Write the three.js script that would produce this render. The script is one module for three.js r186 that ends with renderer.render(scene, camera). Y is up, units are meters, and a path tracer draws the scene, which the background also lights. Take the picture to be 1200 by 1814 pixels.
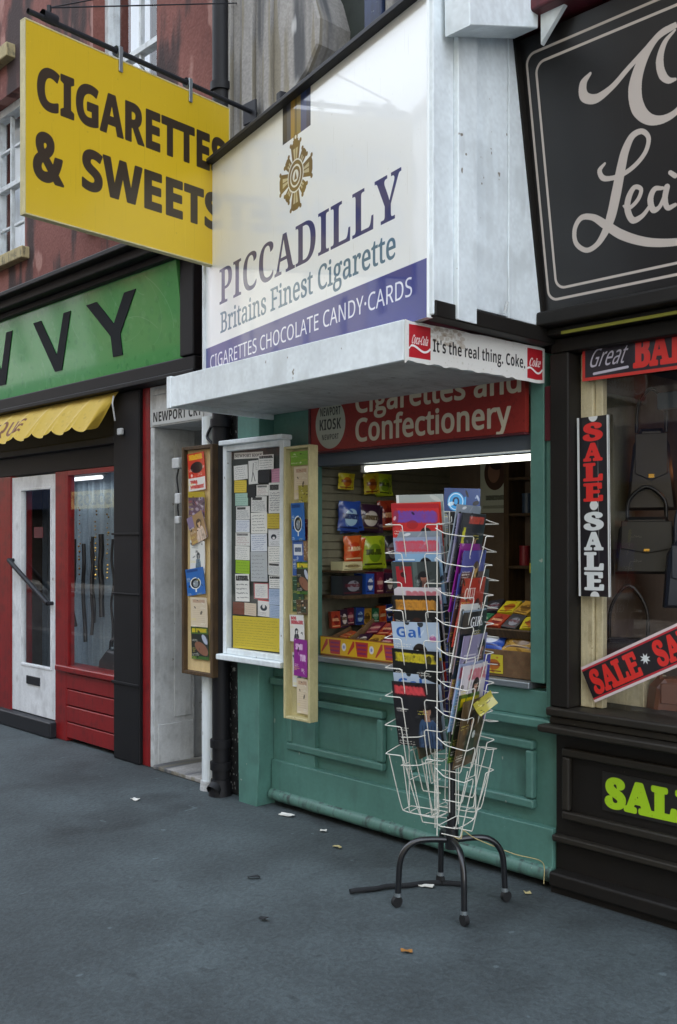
import * as THREE from 'three';
import { RoundedBoxGeometry } from 'three/addons/geometries/RoundedBoxGeometry.js';
import { mergeGeometries } from 'three/addons/utils/BufferGeometryUtils.js';
import { RectAreaLightUniformsLib } from 'three/addons/lights/RectAreaLightUniformsLib.js';

// ---------------------------------------------------------------- camera, sky, sun, exposure
// X runs along the shop fronts (right positive), Z points from the shop fronts to the street, Y is up; Z = 0 is the shop front line
const scene = new THREE.Scene();
const camera = new THREE.PerspectiveCamera(54.8, 1200 / 1814, 0.05, 400);
camera.position.set(2.581, 1.6, 3.837);
camera.lookAt(2.581 - 0.72345, 1.6, 3.837 - 0.69038);
camera.setViewOffset(1200, 1814, 0, -48, 1200, 1814);          // small rise of the lens: verticals stay vertical
const renderer = new THREE.WebGLRenderer({ antialias: true });
renderer.toneMapping = THREE.LinearToneMapping;
renderer.toneMappingExposure = 2.35;
renderer.shadowMap.enabled = true;
RectAreaLightUniformsLib.init();

const sunDir = new THREE.Vector3(-0.34, 0.74, -0.58).normalize();   // behind the shops: this side of the street is in the shade
{
  const W = 512, Hh = 256, d = new Float32Array(W * Hh * 4), v = new THREE.Vector3();
  for (let j = 0; j < Hh; j++) for (let i = 0; i < W; i++) {
    const th = (0.5 - (j + 0.5) / Hh) * Math.PI, ph = ((i + 0.5) / W - 0.5) * 2 * Math.PI;
    v.set(Math.cos(th) * Math.cos(ph), -Math.sin(th), Math.cos(th) * Math.sin(ph));   // row 0 is the bottom of a data texture
    const up = Math.max(0, v.y), g = Math.pow(up, 0.55);
    let r = 1.75 - 0.85 * g, gg = 1.78 - 0.74 * g, b = 1.84 - 0.58 * g;
    const s = Math.max(0, v.dot(sunDir)), glow = 0.5 * Math.pow(s, 6) + 0.9 * Math.pow(s, 60);
    r += glow; gg += glow * 0.96; b += glow * 0.88;
    if (v.y < 0) { r = 0.35; gg = 0.35; b = 0.35; }
    const o = (j * W + i) * 4; d[o] = r; d[o + 1] = gg; d[o + 2] = b; d[o + 3] = 1;
  }
  const sky = new THREE.DataTexture(d, W, Hh, THREE.RGBAFormat, THREE.FloatType);
  sky.mapping = THREE.EquirectangularReflectionMapping; sky.magFilter = THREE.LinearFilter; sky.minFilter = THREE.LinearFilter; sky.needsUpdate = true;
  scene.background = sky; scene.environment = sky;
}
const sun = new THREE.DirectionalLight(new THREE.Color(1, 0.95, 0.86), 2.3);
sun.position.copy(sunDir).multiplyScalar(60); sun.castShadow = true; sun.shadow.radius = 1;
Object.assign(sun.shadow.camera, { left: -50, right: 50, top: 50, bottom: -50, near: 1, far: 150 });
sun.shadow.mapSize.set(4096, 4096);
scene.add(sun, sun.target);

// ---------------------------------------------------------------- random, noise
let seed = 20731;
const rnd = () => { seed = (seed * 1664525 + 1013904223) >>> 0; return seed / 4294967296; };
const rr = (a, b) => a + (b - a) * rnd();
const G = new Float32Array(256 * 256); for (let i = 0; i < G.length; i++) G[i] = rnd();
function vn(x, y, px = 256, py = px) {
  const xi = Math.floor(x), yi = Math.floor(y), fx = x - xi, fy = y - yi, sx = fx * fx * (3 - 2 * fx), sy = fy * fy * (3 - 2 * fy);
  const w = (a, p) => ((a % p) + p) % p & 255;
  const x0 = w(xi, px), x1 = w(xi + 1, px), y0 = w(yi, py) << 8, y1 = w(yi + 1, py) << 8;
  const a = G[y0 + x0], b = G[y0 + x1], c = G[y1 + x0], e = G[y1 + x1];
  return a + (b - a) * sx + (c - a + (a - b - c + e) * sx) * sy;
}
function fbm(x, y, p, o = 4, py = p) { let s = 0, a = 0.5, n = 0; for (let i = 0; i < o; i++) { s += a * vn(x + i * 17, y + i * 31, p, py); n += a; a *= 0.5; x *= 2; y *= 2; p *= 2; py *= 2; } return s / n; }
const clamp = (v, a = 0, b = 1) => Math.min(b, Math.max(a, v));
const ss = (a, b, v) => { const t = clamp((v - a) / (b - a)); return t * t * (3 - 2 * t); };
const mixc = (a, b, t) => [a[0] + (b[0] - a[0]) * t, a[1] + (b[1] - a[1]) * t, a[2] + (b[2] - a[2]) * t];
function surf(N, size, fn, sizeY = size) {      // colour and relief of a surface, size = metres covered
  const c = new Uint8Array(N * N * 4), h = new Uint8Array(N * N * 4);
  for (let j = 0; j < N; j++) for (let i = 0; i < N; i++) {
    const [col, ht] = fn(i / N, j / N), o = (j * N + i) * 4;
    c[o] = clamp(col[0], 0, 255); c[o + 1] = clamp(col[1], 0, 255); c[o + 2] = clamp(col[2], 0, 255); c[o + 3] = 255;
    h[o] = h[o + 1] = h[o + 2] = clamp(ht) * 255; h[o + 3] = 255;
  }
  const mk = (d, srgb) => {
    const t = new THREE.DataTexture(d, N, N, THREE.RGBAFormat); t.wrapS = t.wrapT = THREE.RepeatWrapping; t.magFilter = THREE.LinearFilter; t.minFilter = THREE.LinearMipmapLinearFilter; t.generateMipmaps = true;
    t.repeat.set(1 / size, 1 / sizeY); if (srgb) t.colorSpace = THREE.SRGBColorSpace; t.needsUpdate = true; return t;
  };
  return { map: mk(c, true), bump: mk(h, false) };
}
function paint(base, { chip = [120, 110, 100], chips = 0.1, dirt = [60, 55, 50], grime = 0.3, streak = 0.1, N = 512, size = 1.2, seedx = 0 } = {}) {
  return surf(N, size, (u, v) => {
    const a = fbm(u * 5 + seedx, v * 5, 5, 4), f = vn(u * 120 + seedx, v * 120, 120), s = fbm(u * 42 + seedx, v * 3, 42, 2, 3), k = fbm(u * 16 + seedx, v * 16 + 9, 16, 4), m = fbm(u * 3 + 5 + seedx, v * 3 + 2, 3, 3);
    let c = base.map((x) => x * (1 + 0.16 * (a - 0.5) + 0.05 * (f - 0.5) + streak * (s - 0.5)));
    c = mixc(c, dirt, grime * ss(0.5, 0.8, k * 0.6 + s * 0.5) * (0.5 + f * 0.7));
    const k3 = fbm(u * 60 + seedx, v * 44 + 5, 60, 3, 44), ch = chips ? ss(0.8 - chips * 0.25, 0.83 - chips * 0.25, k3 * 0.62 + m * 0.3 + s * 0.12) : 0;
    c = mixc(c, chip, ch * 0.85);
    return [c, 0.6 + 0.15 * (s - 0.5) + 0.1 * (f - 0.5) - 0.5 * ch];
  });
}
function mat(s, rough = 0.6, bump = 0.0012, extra = {}) { return new THREE.MeshPhysicalMaterial({ map: s.map, bumpMap: s.bump, bumpScale: bump, roughness: rough, metalness: 0, ...extra }); }
const flat = (hex, rough = 0.6, extra = {}) => new THREE.MeshPhysicalMaterial({ color: hex, roughness: rough, ...extra });

// ---------------------------------------------------------------- materials
const pave = surf(2048, 7, (u, v) => {
  const a = fbm(u * 6, v * 6, 6, 5), b = fbm(u * 22 + 3, v * 22, 22, 4), f = G[((u * 2048 * 7) & 255) * 256 + ((v * 2048 * 5 + u * 977) & 255)], g = vn(u * 512, v * 512, 256), sp = vn(u * 160 + 7, v * 160, 160), st = fbm(u * 12 + 40, v * 12 + 8, 12, 3);
  let k = 74 + 26 * (a - 0.5) + 30 * (b - 0.5) + 18 * (f - 0.5) + 14 * (g - 0.5);
  k -= 14 * ss(0.6, 0.74, st); k -= 14 * ss(0.9, 0.95, sp) * ss(0.5, 0.6, b);
  k += 26 * ss(0.955, 0.98, vn(u * 90 + 11, v * 90 + 3, 90));
  return [[k * 0.88, k * 0.99, k * 1.02], 0.5 + 0.5 * (g - 0.5) + 0.5 * (b - 0.5) + 0.25 * (f - 0.5)];
});
const M = {};
M.pave = mat(pave, 0.78, 0.004);
M.road = mat(surf(512, 3, (u, v) => { const k = 92 + 30 * (fbm(u * 8, v * 8, 8) - 0.5) + 20 * (vn(u * 200, v * 200, 200) - 0.5); return [[k, k, k], vn(u * 200, v * 200, 200)]; }), 0.9, 0.004);
const sw = paint([230, 238, 241], { chip: [120, 110, 98], chips: 0.2, dirt: [120, 122, 120], grime: 0.2, streak: 0.06, N: 1024, size: 1.6 });
M.white = mat(sw, 0.45, 0.0016);
M.whiteDirty = mat(paint([196, 198, 198], { chip: [110, 104, 96], chips: 0.2, dirt: [100, 100, 98], grime: 0.32, streak: 0.12, N: 512, size: 1.1, seedx: 31 }), 0.55, 0.0016);
M.soffit = mat(paint([120, 122, 120], { chip: [80, 78, 70], chips: 0.1, dirt: [60, 60, 58], grime: 0.5, size: 1.4, seedx: 12 }), 0.7);
M.green = mat(paint([86, 130, 119], { chip: [158, 164, 152], chips: 0.22, dirt: [56, 76, 72], grime: 0.26, streak: 0.08, N: 1024, size: 1.5, seedx: 4 }), 0.42, 0.0014);
M.greenDirty = mat(paint([88, 126, 115], { chip: [150, 156, 146], chips: 0.26, dirt: [44, 52, 50], grime: 0.75, streak: 0.1, N: 512, size: 0.9, seedx: 77 }), 0.5, 0.0016);
M.render = mat(surf(1024, 3.2, (u, v) => {
  const a = fbm(u * 5, v * 5, 5, 5), s = fbm(u * 26, v * 4, 26, 4, 4), k = fbm(u * 9 + 40, v * 6 + 3, 9, 5, 6), f = vn(u * 250, v * 250, 250);
  let c = [122 + 40 * (a - 0.5) + 14 * (f - 0.5), 76 + 34 * (a - 0.5) + 12 * (f - 0.5), 68 + 30 * (a - 0.5) + 12 * (f - 0.5)];
  c = mixc(c, [50, 42, 42], 0.85 * ss(0.5, 0.66, s * 0.5 + k * 0.55)); c = mixc(c, [182, 146, 136], 0.6 * ss(0.62, 0.7, fbm(u * 14 + 9, v * 7, 14, 4, 7)));
  return [c, 0.5 + 0.6 * (a - 0.5) + 0.25 * (f - 0.5)];
}), 0.9, 0.006);
M.stone = mat(surf(1024, 2.2, (u, v) => {
  const s = fbm(u * 18, v * 2, 18, 4, 2), a = fbm(u * 6, v * 6, 6, 4), s2 = fbm(u * 40 + 5, v * 3, 40, 3, 3), f = vn(u * 220, v * 220, 220), k = 150 + 20 * (f - 0.5) + 40 * (a - 0.5);
  let c = [k, k * 0.98, k * 0.95]; c = mixc(c, [62, 64, 68], 0.75 * ss(0.45, 0.68, s)); c = mixc(c, [118, 108, 82], 0.45 * ss(0.56, 0.7, s2)); c = mixc(c, [214, 214, 212], 0.7 * ss(0.7, 0.76, fbm(u * 11 + 8, v * 3, 11, 4, 3)));
  return [c, 0.5 + 0.5 * (a - 0.5) + 0.3 * (s2 - 0.5)];
}), 0.9, 0.006);
M.brown = mat(paint([27, 24, 21], { chip: [120, 110, 94], chips: 0.02, dirt: [24, 22, 20], grime: 0.4, size: 1.1, seedx: 55 }), 0.55, 0.001, { specularIntensity: 0.6 });
M.brownSill = mat(paint([42, 38, 32], { chip: [128, 120, 104], chips: 0.04, dirt: [30, 28, 24], grime: 0.4, size: 1.1, seedx: 59 }), 0.5, 0.001, { specularIntensity: 0.7 });
M.blackPaint = mat(paint([24, 24, 27], { chip: [150, 150, 146], chips: 0.0, dirt: [18, 18, 20], grime: 0.4, size: 1.0, seedx: 91 }), 0.55, 0.001, { specularIntensity: 0.6 });
M.blackChipped = mat(paint([32, 33, 34], { chip: [168, 170, 166], chips: 0.62, dirt: [20, 20, 22], grime: 0.5, size: 0.8, seedx: 95 }), 0.6, 0.0016);
M.redPaint = mat(paint([134, 26, 28], { chip: [190, 150, 140], chips: 0.0, dirt: [60, 22, 22], grime: 0.35, size: 1.0, seedx: 17 }), 0.35, 0.001);
M.maroon = mat(paint([88, 30, 38], { chip: [120, 90, 84], chips: 0.05, dirt: [36, 20, 22], grime: 0.4, size: 1.0, seedx: 19 }), 0.45, 0.001);
M.whiteDoor = mat(paint([226, 228, 230], { chip: [140, 120, 110], chips: 0.04, dirt: [110, 108, 108], grime: 0.25, size: 1.3, seedx: 21 }), 0.35, 0.001);
M.cream = mat(paint([206, 194, 158], { chip: [140, 118, 84], chips: 0.1, dirt: [112, 96, 66], grime: 0.35, size: 0.8, seedx: 23 }), 0.5, 0.001);
M.frameCream = mat(paint([196, 186, 140], { chip: [120, 100, 66], chips: 0.1, dirt: [120, 106, 70], grime: 0.2, size: 0.6, seedx: 25 }), 0.5, 0.001);
M.oldWood = mat(surf(512, 0.5, (u, v) => { const s = fbm(u * 60, v * 4, 60, 4), k = fbm(u * 9, v * 9, 9, 4); return [mixc([98, 74, 44], [44, 32, 20], clamp(s * 0.8 + k * 0.5 - 0.2)), s]; }), 0.7, 0.0015);
M.board = mat(surf(256, 0.5, (u, v) => { const s = fbm(u * 30, v * 4, 30, 3), k = vn(u * 100, v * 100, 100); return [[216 + 18 * (s - 0.5) + 10 * (k - 0.5), 190 + 20 * (s - 0.5) + 10 * (k - 0.5), 138 + 22 * (s - 0.5)], s]; }), 0.7, 0.0006);
M.card = mat(surf(256, 0.5, (u, v) => { const s = fbm(u * 20, v * 20, 20, 3), k = vn(u * 100, v * 100, 100); return [[112 + 30 * (s - 0.5) + 10 * (k - 0.5), 84 + 26 * (s - 0.5), 56 + 20 * (s - 0.5)], s]; }), 0.8, 0.0006);
M.darkBoard = flat(0x3d4440, 0.8);
M.steel = flat(0x9aa2a6, 0.35, { metalness: 0.7 });
M.wire = mat(paint([226, 224, 214], { chip: [120, 96, 70], chips: 0.12, dirt: [130, 120, 100], grime: 0.3, N: 256, size: 0.15, seedx: 7 }), 0.32, 0.0002);
M.blackMetal = flat(0x17181b, 0.3, { clearcoat: 0.4, clearcoatRoughness: 0.25 });
M.iron = flat(0x25272c, 0.55, { metalness: 0.3 });
M.rubber = flat(0x121214, 0.7);
M.glass = new THREE.MeshPhysicalMaterial({ color: 0xffffff, roughness: 0.02, transmission: 1, thickness: 0, ior: 1.5, metalness: 0 });
M.dark = mat(paint([70, 68, 66], { chips: 0, grime: 0.3, size: 1.2, seedx: 63 }), 0.9);
M.darkWall = mat(paint([112, 96, 82], { chips: 0.05, dirt: [80, 68, 58], grime: 0.3, size: 1.2, seedx: 61 }), 0.8);
M.interior = mat(paint([122, 118, 98], { chip: [90, 86, 70], chips: 0.05, dirt: [80, 76, 60], grime: 0.3, size: 0.9, seedx: 37 }), 0.7);
M.curtain = mat(surf(256, 0.4, (u, v) => { const s = vn(u * 60, v * 2, 60), f = vn(u * 128, v * 128, 128); const k = 0.9 + 0.12 * (s - 0.5) + 0.1 * (f - 0.5); return [[150 * k, 168 * k, 180 * k], f]; }), 0.9, 0.0006);
M.netCurtain = flat(0xe6ecf2, 0.9);
M.navy = mat(paint([38, 52, 84], { chip: [120, 126, 132], chips: 0.06, dirt: [20, 24, 36], grime: 0.4, size: 0.9, seedx: 41 }), 0.5);
M.bottleGreen = mat(paint([44, 52, 46], { chip: [90, 92, 80], chips: 0.05, dirt: [22, 24, 22], grime: 0.5, size: 0.9, seedx: 43 }), 0.6);
M.sash = mat(paint([214, 220, 222], { chip: [140, 134, 124], chips: 0.1, dirt: [120, 120, 118], grime: 0.35, size: 0.8, seedx: 47 }), 0.5);
M.sillStone = mat(paint([172, 158, 118], { chip: [96, 92, 80], chips: 0.2, dirt: [70, 68, 56], grime: 0.6, size: 0.8, seedx: 49 }), 0.85, 0.003);
M.leather = flat(0x190f0b, 0.42, { clearcoat: 0.25, clearcoatRoughness: 0.4 });
M.leatherTan = flat(0x6a3c20, 0.45, { clearcoat: 0.25, clearcoatRoughness: 0.4 });
M.leatherBlack = flat(0x0b0b0c, 0.4, { clearcoat: 0.3, clearcoatRoughness: 0.4 });
M.leatherBlue = flat(0x18202e, 0.42, { clearcoat: 0.3, clearcoatRoughness: 0.4 });
M.brass = flat(0xc8a050, 0.25, { metalness: 1 });
M.paper = flat(0xdedcd4, 0.85);
M.string = flat(0xb8aa78, 0.9);
M.rope = flat(0x1d1f22, 0.9);

// ---------------------------------------------------------------- helpers
const used = {};
const numbered = (n) => { const k = used[n] = (used[n] ?? -1) + 1; return k ? n + '_' + String(k).padStart(3, '0') : n; };
function put(o, parent) { o.traverse((m) => { if (m.isMesh) m.castShadow = m.receiveShadow = true; }); parent.add(o); return o; }
function tag(o, label, category, group) { o.userData.label = label; o.userData.category = category; if (group) o.userData.group = group; return o; }
function thing(name, label, category, pos = [0, 0, 0], ry = 0, group) { const g = new THREE.Group(); g.name = numbered(name); g.position.set(...pos); g.rotation.y = ry; tag(g, label, category, group); scene.add(g); return g; }
function part(parent, name, geo, m) { const o = new THREE.Mesh(geo, m); o.name = name; return put(o, parent); }
function solo(name, label, category, geo, m, group) { const o = new THREE.Mesh(geo, m); o.name = numbered(name); tag(o, label, category, group); return put(o, scene); }
function setting(name, geo, m) { const o = new THREE.Mesh(geo, m); o.name = numbered(name); o.userData.kind = 'structure'; return put(o, scene); }
function uvm(g) {      // uv in metres from the dominant direction of the normal
  if (g.index) g = g.toNonIndexed();
  const p = g.attributes.position, n = g.attributes.normal, uv = new Float32Array(p.count * 2);
  for (let i = 0; i < p.count; i += 3) {
    let a = 0, b = 0, c = 0; for (let k = 0; k < 3; k++) { a += Math.abs(n.getX(i + k)); b += Math.abs(n.getY(i + k)); c += Math.abs(n.getZ(i + k)); }
    for (let k = 0; k < 3; k++) {
      const x = p.getX(i + k), y = p.getY(i + k), z = p.getZ(i + k);
      const [s, t] = a > b && a > c ? [z + 3.1, y] : b > c ? [x, z + 1.7] : [x, y];
      uv[(i + k) * 2] = s; uv[(i + k) * 2 + 1] = t;
    }
  }
  g.setAttribute('uv', new THREE.BufferAttribute(uv, 2)); return g;
}
function bx(x0, x1, y0, y1, z0, z1, r = 0.004) {
  const w = x1 - x0, h = y1 - y0, d = z1 - z0, q = Math.min(r, w / 3, h / 3, d / 3);
  const g = q > 0 ? new RoundedBoxGeometry(w, h, d, 1, q) : new THREE.BoxGeometry(w, h, d);
  g.translate((x0 + x1) / 2, (y0 + y1) / 2, (z0 + z1) / 2); return uvm(g);
}
const merge = (a) => mergeGeometries(a.map((g) => (g.index ? g.toNonIndexed() : g)));
function tube(pts, r, seg = 0, rad = 6, tension = 0.12) {
  const v = pts.map((p) => new THREE.Vector3(...p));
  const c = new THREE.CatmullRomCurve3(v, false, 'catmullrom', tension);
  return new THREE.TubeGeometry(c, seg || (pts.length - 1) * 6, r, rad, false);
}
const rod = (a, b, r, rad = 7) => new THREE.TubeGeometry(new THREE.LineCurve3(new THREE.Vector3(...a), new THREE.Vector3(...b)), 1, r, rad, false);
function cyl(r0, r1, h, x, y, z, s = 16) { const g = new THREE.CylinderGeometry(r1, r0, h, s); g.translate(x, y + h / 2, z); return g; }
function ext(pts, d, z0 = 0, bevel = 0, holes = []) {    // outline in x, y pushed out along z
  const s = new THREE.Shape(pts.map(([x, y]) => new THREE.Vector2(x, y)));
  for (const h of holes) s.holes.push(new THREE.Path(h.map(([x, y]) => new THREE.Vector2(x, y))));
  const g = new THREE.ExtrudeGeometry(s, { depth: d, bevelEnabled: bevel > 0, bevelSize: bevel, bevelThickness: bevel, bevelSegments: 1, curveSegments: 8 });
  g.translate(0, 0, z0); return uvm(g);
}
const rect = (x0, x1, y0, y1) => [[x0, y0], [x1, y0], [x1, y1], [x0, y1]];
// a thin printed sheet or box, centred, print on its +z face; cell = [u0, v0, u1, v1]
function plate(w, h, t, cell = [0, 0, 1, 1], bend = 0, nx = 1, ny = 1) {
  const g = new THREE.BoxGeometry(w, h, t, nx, ny, 1), p = g.attributes.position, n = g.attributes.normal, uv = g.attributes.uv;
  for (let i = 0; i < p.count; i++) {
    const z = n.getZ(i), u = p.getX(i) / w + 0.5, v = p.getY(i) / h + 0.5;
    if (z > 0.5) uv.setXY(i, cell[0] + (cell[2] - cell[0]) * u, cell[1] + (cell[3] - cell[1]) * v);
    else uv.setXY(i, cell[0] + (cell[2] - cell[0]) * 0.02, cell[1] + (cell[3] - cell[1]) * (0.88 + 0.1 * v));
    if (bend) p.setZ(i, p.getZ(i) + bend * ((2 * u - 1) ** 2 * 0.6 + (v - 0.3) ** 2 * (v > 0.3 ? 1.4 : 0.2)) * (0.8 + 0.4 * u));
  }
  if (bend) g.computeVertexNormals();
  return g;
}
// printed matter: a canvas whose unit is the metre, origin at the top left
function print(w, h, ppm, draw, bg) {
  const c = document.createElement('canvas'); c.width = Math.round(w * ppm); c.height = Math.round(h * ppm);
  const x = c.getContext('2d'); x.scale(c.width / w, c.height / h); x.fillStyle = bg; x.fillRect(0, 0, w, h); draw(x);
  const t = new THREE.CanvasTexture(c); t.colorSpace = THREE.SRGBColorSpace; t.magFilter = THREE.LinearFilter; t.anisotropy = 8; return t;
}
function fit(c, txt, x, y, w, cap, font, col, slant = 0, bold = 0) {     // letters with a given width and capital height, baseline at y
  c.save(); c.font = font.replace('$', '100px'); const m = c.measureText(txt), hm = c.measureText('H').actualBoundingBoxAscent || 72;
  const tw = m.actualBoundingBoxLeft + m.actualBoundingBoxRight || m.width;
  c.translate(x, y); c.transform(1, 0, -slant, 1, 0, 0); c.scale(w / tw, cap / hm); c.fillStyle = col; c.fillText(txt, m.actualBoundingBoxLeft, 0); if (bold) { c.strokeStyle = col; c.lineWidth = bold; c.lineJoin = 'round'; c.strokeText(txt, m.actualBoundingBoxLeft, 0); } c.restore();
}
const SANSB = 'bold $ sans-serif', SERB = 'bold $ serif', SER = '$ serif', SANS = '$ sans-serif';
function specks(c, w, h, n, cols, s0, s1, streak = 0) {        // grains of dirt, scuffs and rain streaks
  for (let i = 0; i < n; i++) {
    c.globalAlpha = rr(0.04, 0.22); c.fillStyle = cols[Math.floor(rnd() * cols.length)];
    const x = rr(0, w), y = rr(0, h), s = rr(s0, s1); c.beginPath();
    if (streak && rnd() < 0.5) c.ellipse(x, y, s * 0.35, s * rr(4, streak), 0, 0, 7); else c.ellipse(x, y, s, s * rr(0.4, 1), rr(0, 3), 0, 7);
    c.fill();
  }
  c.globalAlpha = 1;
}
function brush(c, pts, widths, col) {      // a brush stroke of varying width
  const cr = new THREE.CatmullRomCurve3(pts.map(([x, y]) => new THREE.Vector3(x, y, 0)), false, 'centripetal'), n = pts.length * 60; c.fillStyle = col;
  for (let i = 0; i <= n; i++) { const t = i / n, p = cr.getPoint(t), k = t * (widths.length - 1), j = Math.min(widths.length - 2, Math.floor(k)), w = widths[j] + (widths[j + 1] - widths[j]) * (k - j); c.beginPath(); c.arc(p.x, p.y, w / 2, 0, 7); c.fill(); }
}
const sheet = (t, rough = 0.4, extra = {}) => new THREE.MeshPhysicalMaterial({ map: t, roughness: rough, ...extra });

// ---------------------------------------------------------------- ground
{
  const g = new THREE.PlaneGeometry(70, 7, 70, 7); g.rotateX(-Math.PI / 2); g.translate(-15, 0, 0.8);
  const p = g.attributes.position; const uv = g.attributes.uv; for (let i = 0; i < p.count; i++) uv.setXY(i, p.getX(i), p.getZ(i));
  setting('pavement', g, M.pave);
  setting('kerb', bx(-50, 20, -0.14, 0.004, 4.302, 4.6, 0.02), M.stone);
  const r = new THREE.PlaneGeometry(300, 300); r.rotateX(-Math.PI / 2); r.translate(-15, -0.13, 0); const q = r.attributes.position, ru = r.attributes.uv; for (let i = 0; i < q.count; i++) ru.setXY(i, q.getX(i), q.getZ(i));
  setting('road', r, M.road);
  setting('far_pavement', bx(-70, 20, -0.2, 0, 10.8, 14, 0.02), M.stone);
}

// ---------------------------------------------------------------- the building above the shops
{
  const b = thing('terrace_building', 'old building with soot-stained red rendered wall and grey stone pilaster above the shops', 'building');
  const wins = [[-4.145, -3.274, 4.05, 6.35], [-6.1, -5.27, 4.05, 5.45]];
  part(b, 'wall', ext(rect(-9, -2.56, 2.66, 14), 0.35, -0.35, 0, wins.map(([a, c, d, e]) => rect(a, c, d, e))), M.render);
  part(b, 'side_wall', bx(0.0, 6, 2.72, 14, -0.4, -0.03, 0), M.maroon);
  part(b, 'pier', bx(-2.56, -2.46, 2.66, 14, -0.35, -0.05, 0), M.dark);
  // weathered pilaster with a scrolled bracket on its right
  part(b, 'pilaster', ext([[-2.46, 2.66], [-1.86, 2.66], [-1.86, 4.1], [-1.78, 4.22], [-1.66, 4.3], [-1.57, 4.42], [-1.56, 4.56], [-1.62, 4.74], [-1.7, 4.88], [-1.72, 5.1], [-1.7, 5.3], [-1.7, 6.5], [-2.46, 6.5]], 0.24, -0.2, 0.012), M.stone);
  for (const [x, w] of [[-2.4, 0.07], [-2.22, 0.11], [-2.02, 0.08]]) part(b, 'flute', bx(x, x + w, 2.7, 6.4, 0.045, 0.085, 0.018), M.stone);
  part(b, 'dark_boarding', bx(-1.84, -1.27, 2.66, 7, -0.35, -0.2, 0), M.bottleGreen);
  part(b, 'blue_post', bx(-1.26, -1.13, 2.66, 7, -0.3, -0.02, 0.01), M.navy);
  part(b, 'grey_post', bx(-1.12, -0.9, 2.66, 7, -0.3, -0.04, 0.01), M.stone);
  part(b, 'infill_wall', bx(-0.89, -0.005, 2.66, 7, -0.35, -0.06, 0), M.maroon);
  part(b, 'upper_wall', bx(-2.45, -0.005, 7.01, 14, -0.35, -0.06, 0), M.render);
  part(b, 'roof', bx(-9, 6, 14.0, 14.3, -9, 0.25, 0), M.dark);
  part(b, 'back_wall', bx(-9, 6, 0, 14, -9, -8.7, 0), M.darkWall);
  part(b, 'gable_wall', bx(-9.3, -9.01, 0, 14, -9, 0, 0), M.render);
  part(b, 'gable_wall', bx(6.01, 6.3, 0, 14, -9, 0, 0), M.render);
  wins.forEach(([a, c, d, e], k) => {
    const w = new THREE.Group(); w.name = 'sash_window'; b.add(w);
    part(w, 'sill', bx(a - 0.08, c + 0.08, d - 0.1, d, -0.2, 0.07, 0.01), M.sillStone);
    part(w, 'frame', merge([bx(a, a + 0.06, d + 0.001, e, -0.2, -0.1), bx(c - 0.06, c, d + 0.001, e, -0.2, -0.1), bx(a + 0.06, c - 0.06, d + 0.001, d + 0.07, -0.2, -0.1), bx(a + 0.06, c - 0.06, e - 0.07, e, -0.2, -0.1)]), M.sash);
    const m = (d + e) / 2 - 0.02; part(w, 'meeting_rail', bx(a + 0.061, c - 0.061, m, m + 0.045, -0.19, -0.12), M.sash);
    for (const f of k ? [1 / 3, 2 / 3] : [0.5]) { const x = a + (c - a) * f; part(w, 'glazing_bar', bx(x - 0.011, x + 0.011, d + 0.071, m - 0.001, -0.175, -0.135), M.sash); part(w, 'glazing_bar', bx(x - 0.011, x + 0.011, m + 0.046, e - 0.071, -0.175, -0.135), M.sash); }
    if (k) for (const y of [(d + m) / 2, (m + e) / 2]) for (let q = 0; q < 3; q++) { const x0 = a + 0.062 + q * (c - a) / 3, x1 = a + (q + 1) * (c - a) / 3 - 0.013; part(w, 'glazing_bar', bx(Math.min(x0, x1 - 0.1), x1 - 0.01, y - 0.011, y + 0.011, -0.172, -0.138), M.sash); }
    const gl = new THREE.PlaneGeometry(c - a - 0.12, e - d - 0.14); gl.translate((a + c) / 2, (d + e) / 2, -0.155); part(w, 'pane', gl, M.glass);
    part(w, 'room_back', bx(a - 0.3, c + 0.3, d - 0.3, e + 0.3, -1.5, -1.4, 0), M.darkWall);
    // curtains drawn half open, in folds
    for (const [x0, x1] of k ? [[a + 0.05, a + 0.3], [c - 0.36, c - 0.05]] : [[a + 0.05, a + 0.34], [c - 0.29, c - 0.05]]) {
      const g = new THREE.PlaneGeometry(x1 - x0, e - d, 40, 1), p = g.attributes.position; for (let i = 0; i < p.count; i++) p.setZ(i, 0.03 * Math.sin((p.getX(i)) * 62) + 0.012 * Math.sin(p.getX(i) * 131)); g.computeVertexNormals(); g.translate((x0 + x1) / 2, (d + e) / 2, -0.3); part(w, 'curtain', g, M.netCurtain);
    }
  });
  part(b, 'sill_upper', bx(-6.2, -5.45, 5.72, 5.84, -0.05, 0.08, 0.01), M.sillStone);
}

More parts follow.
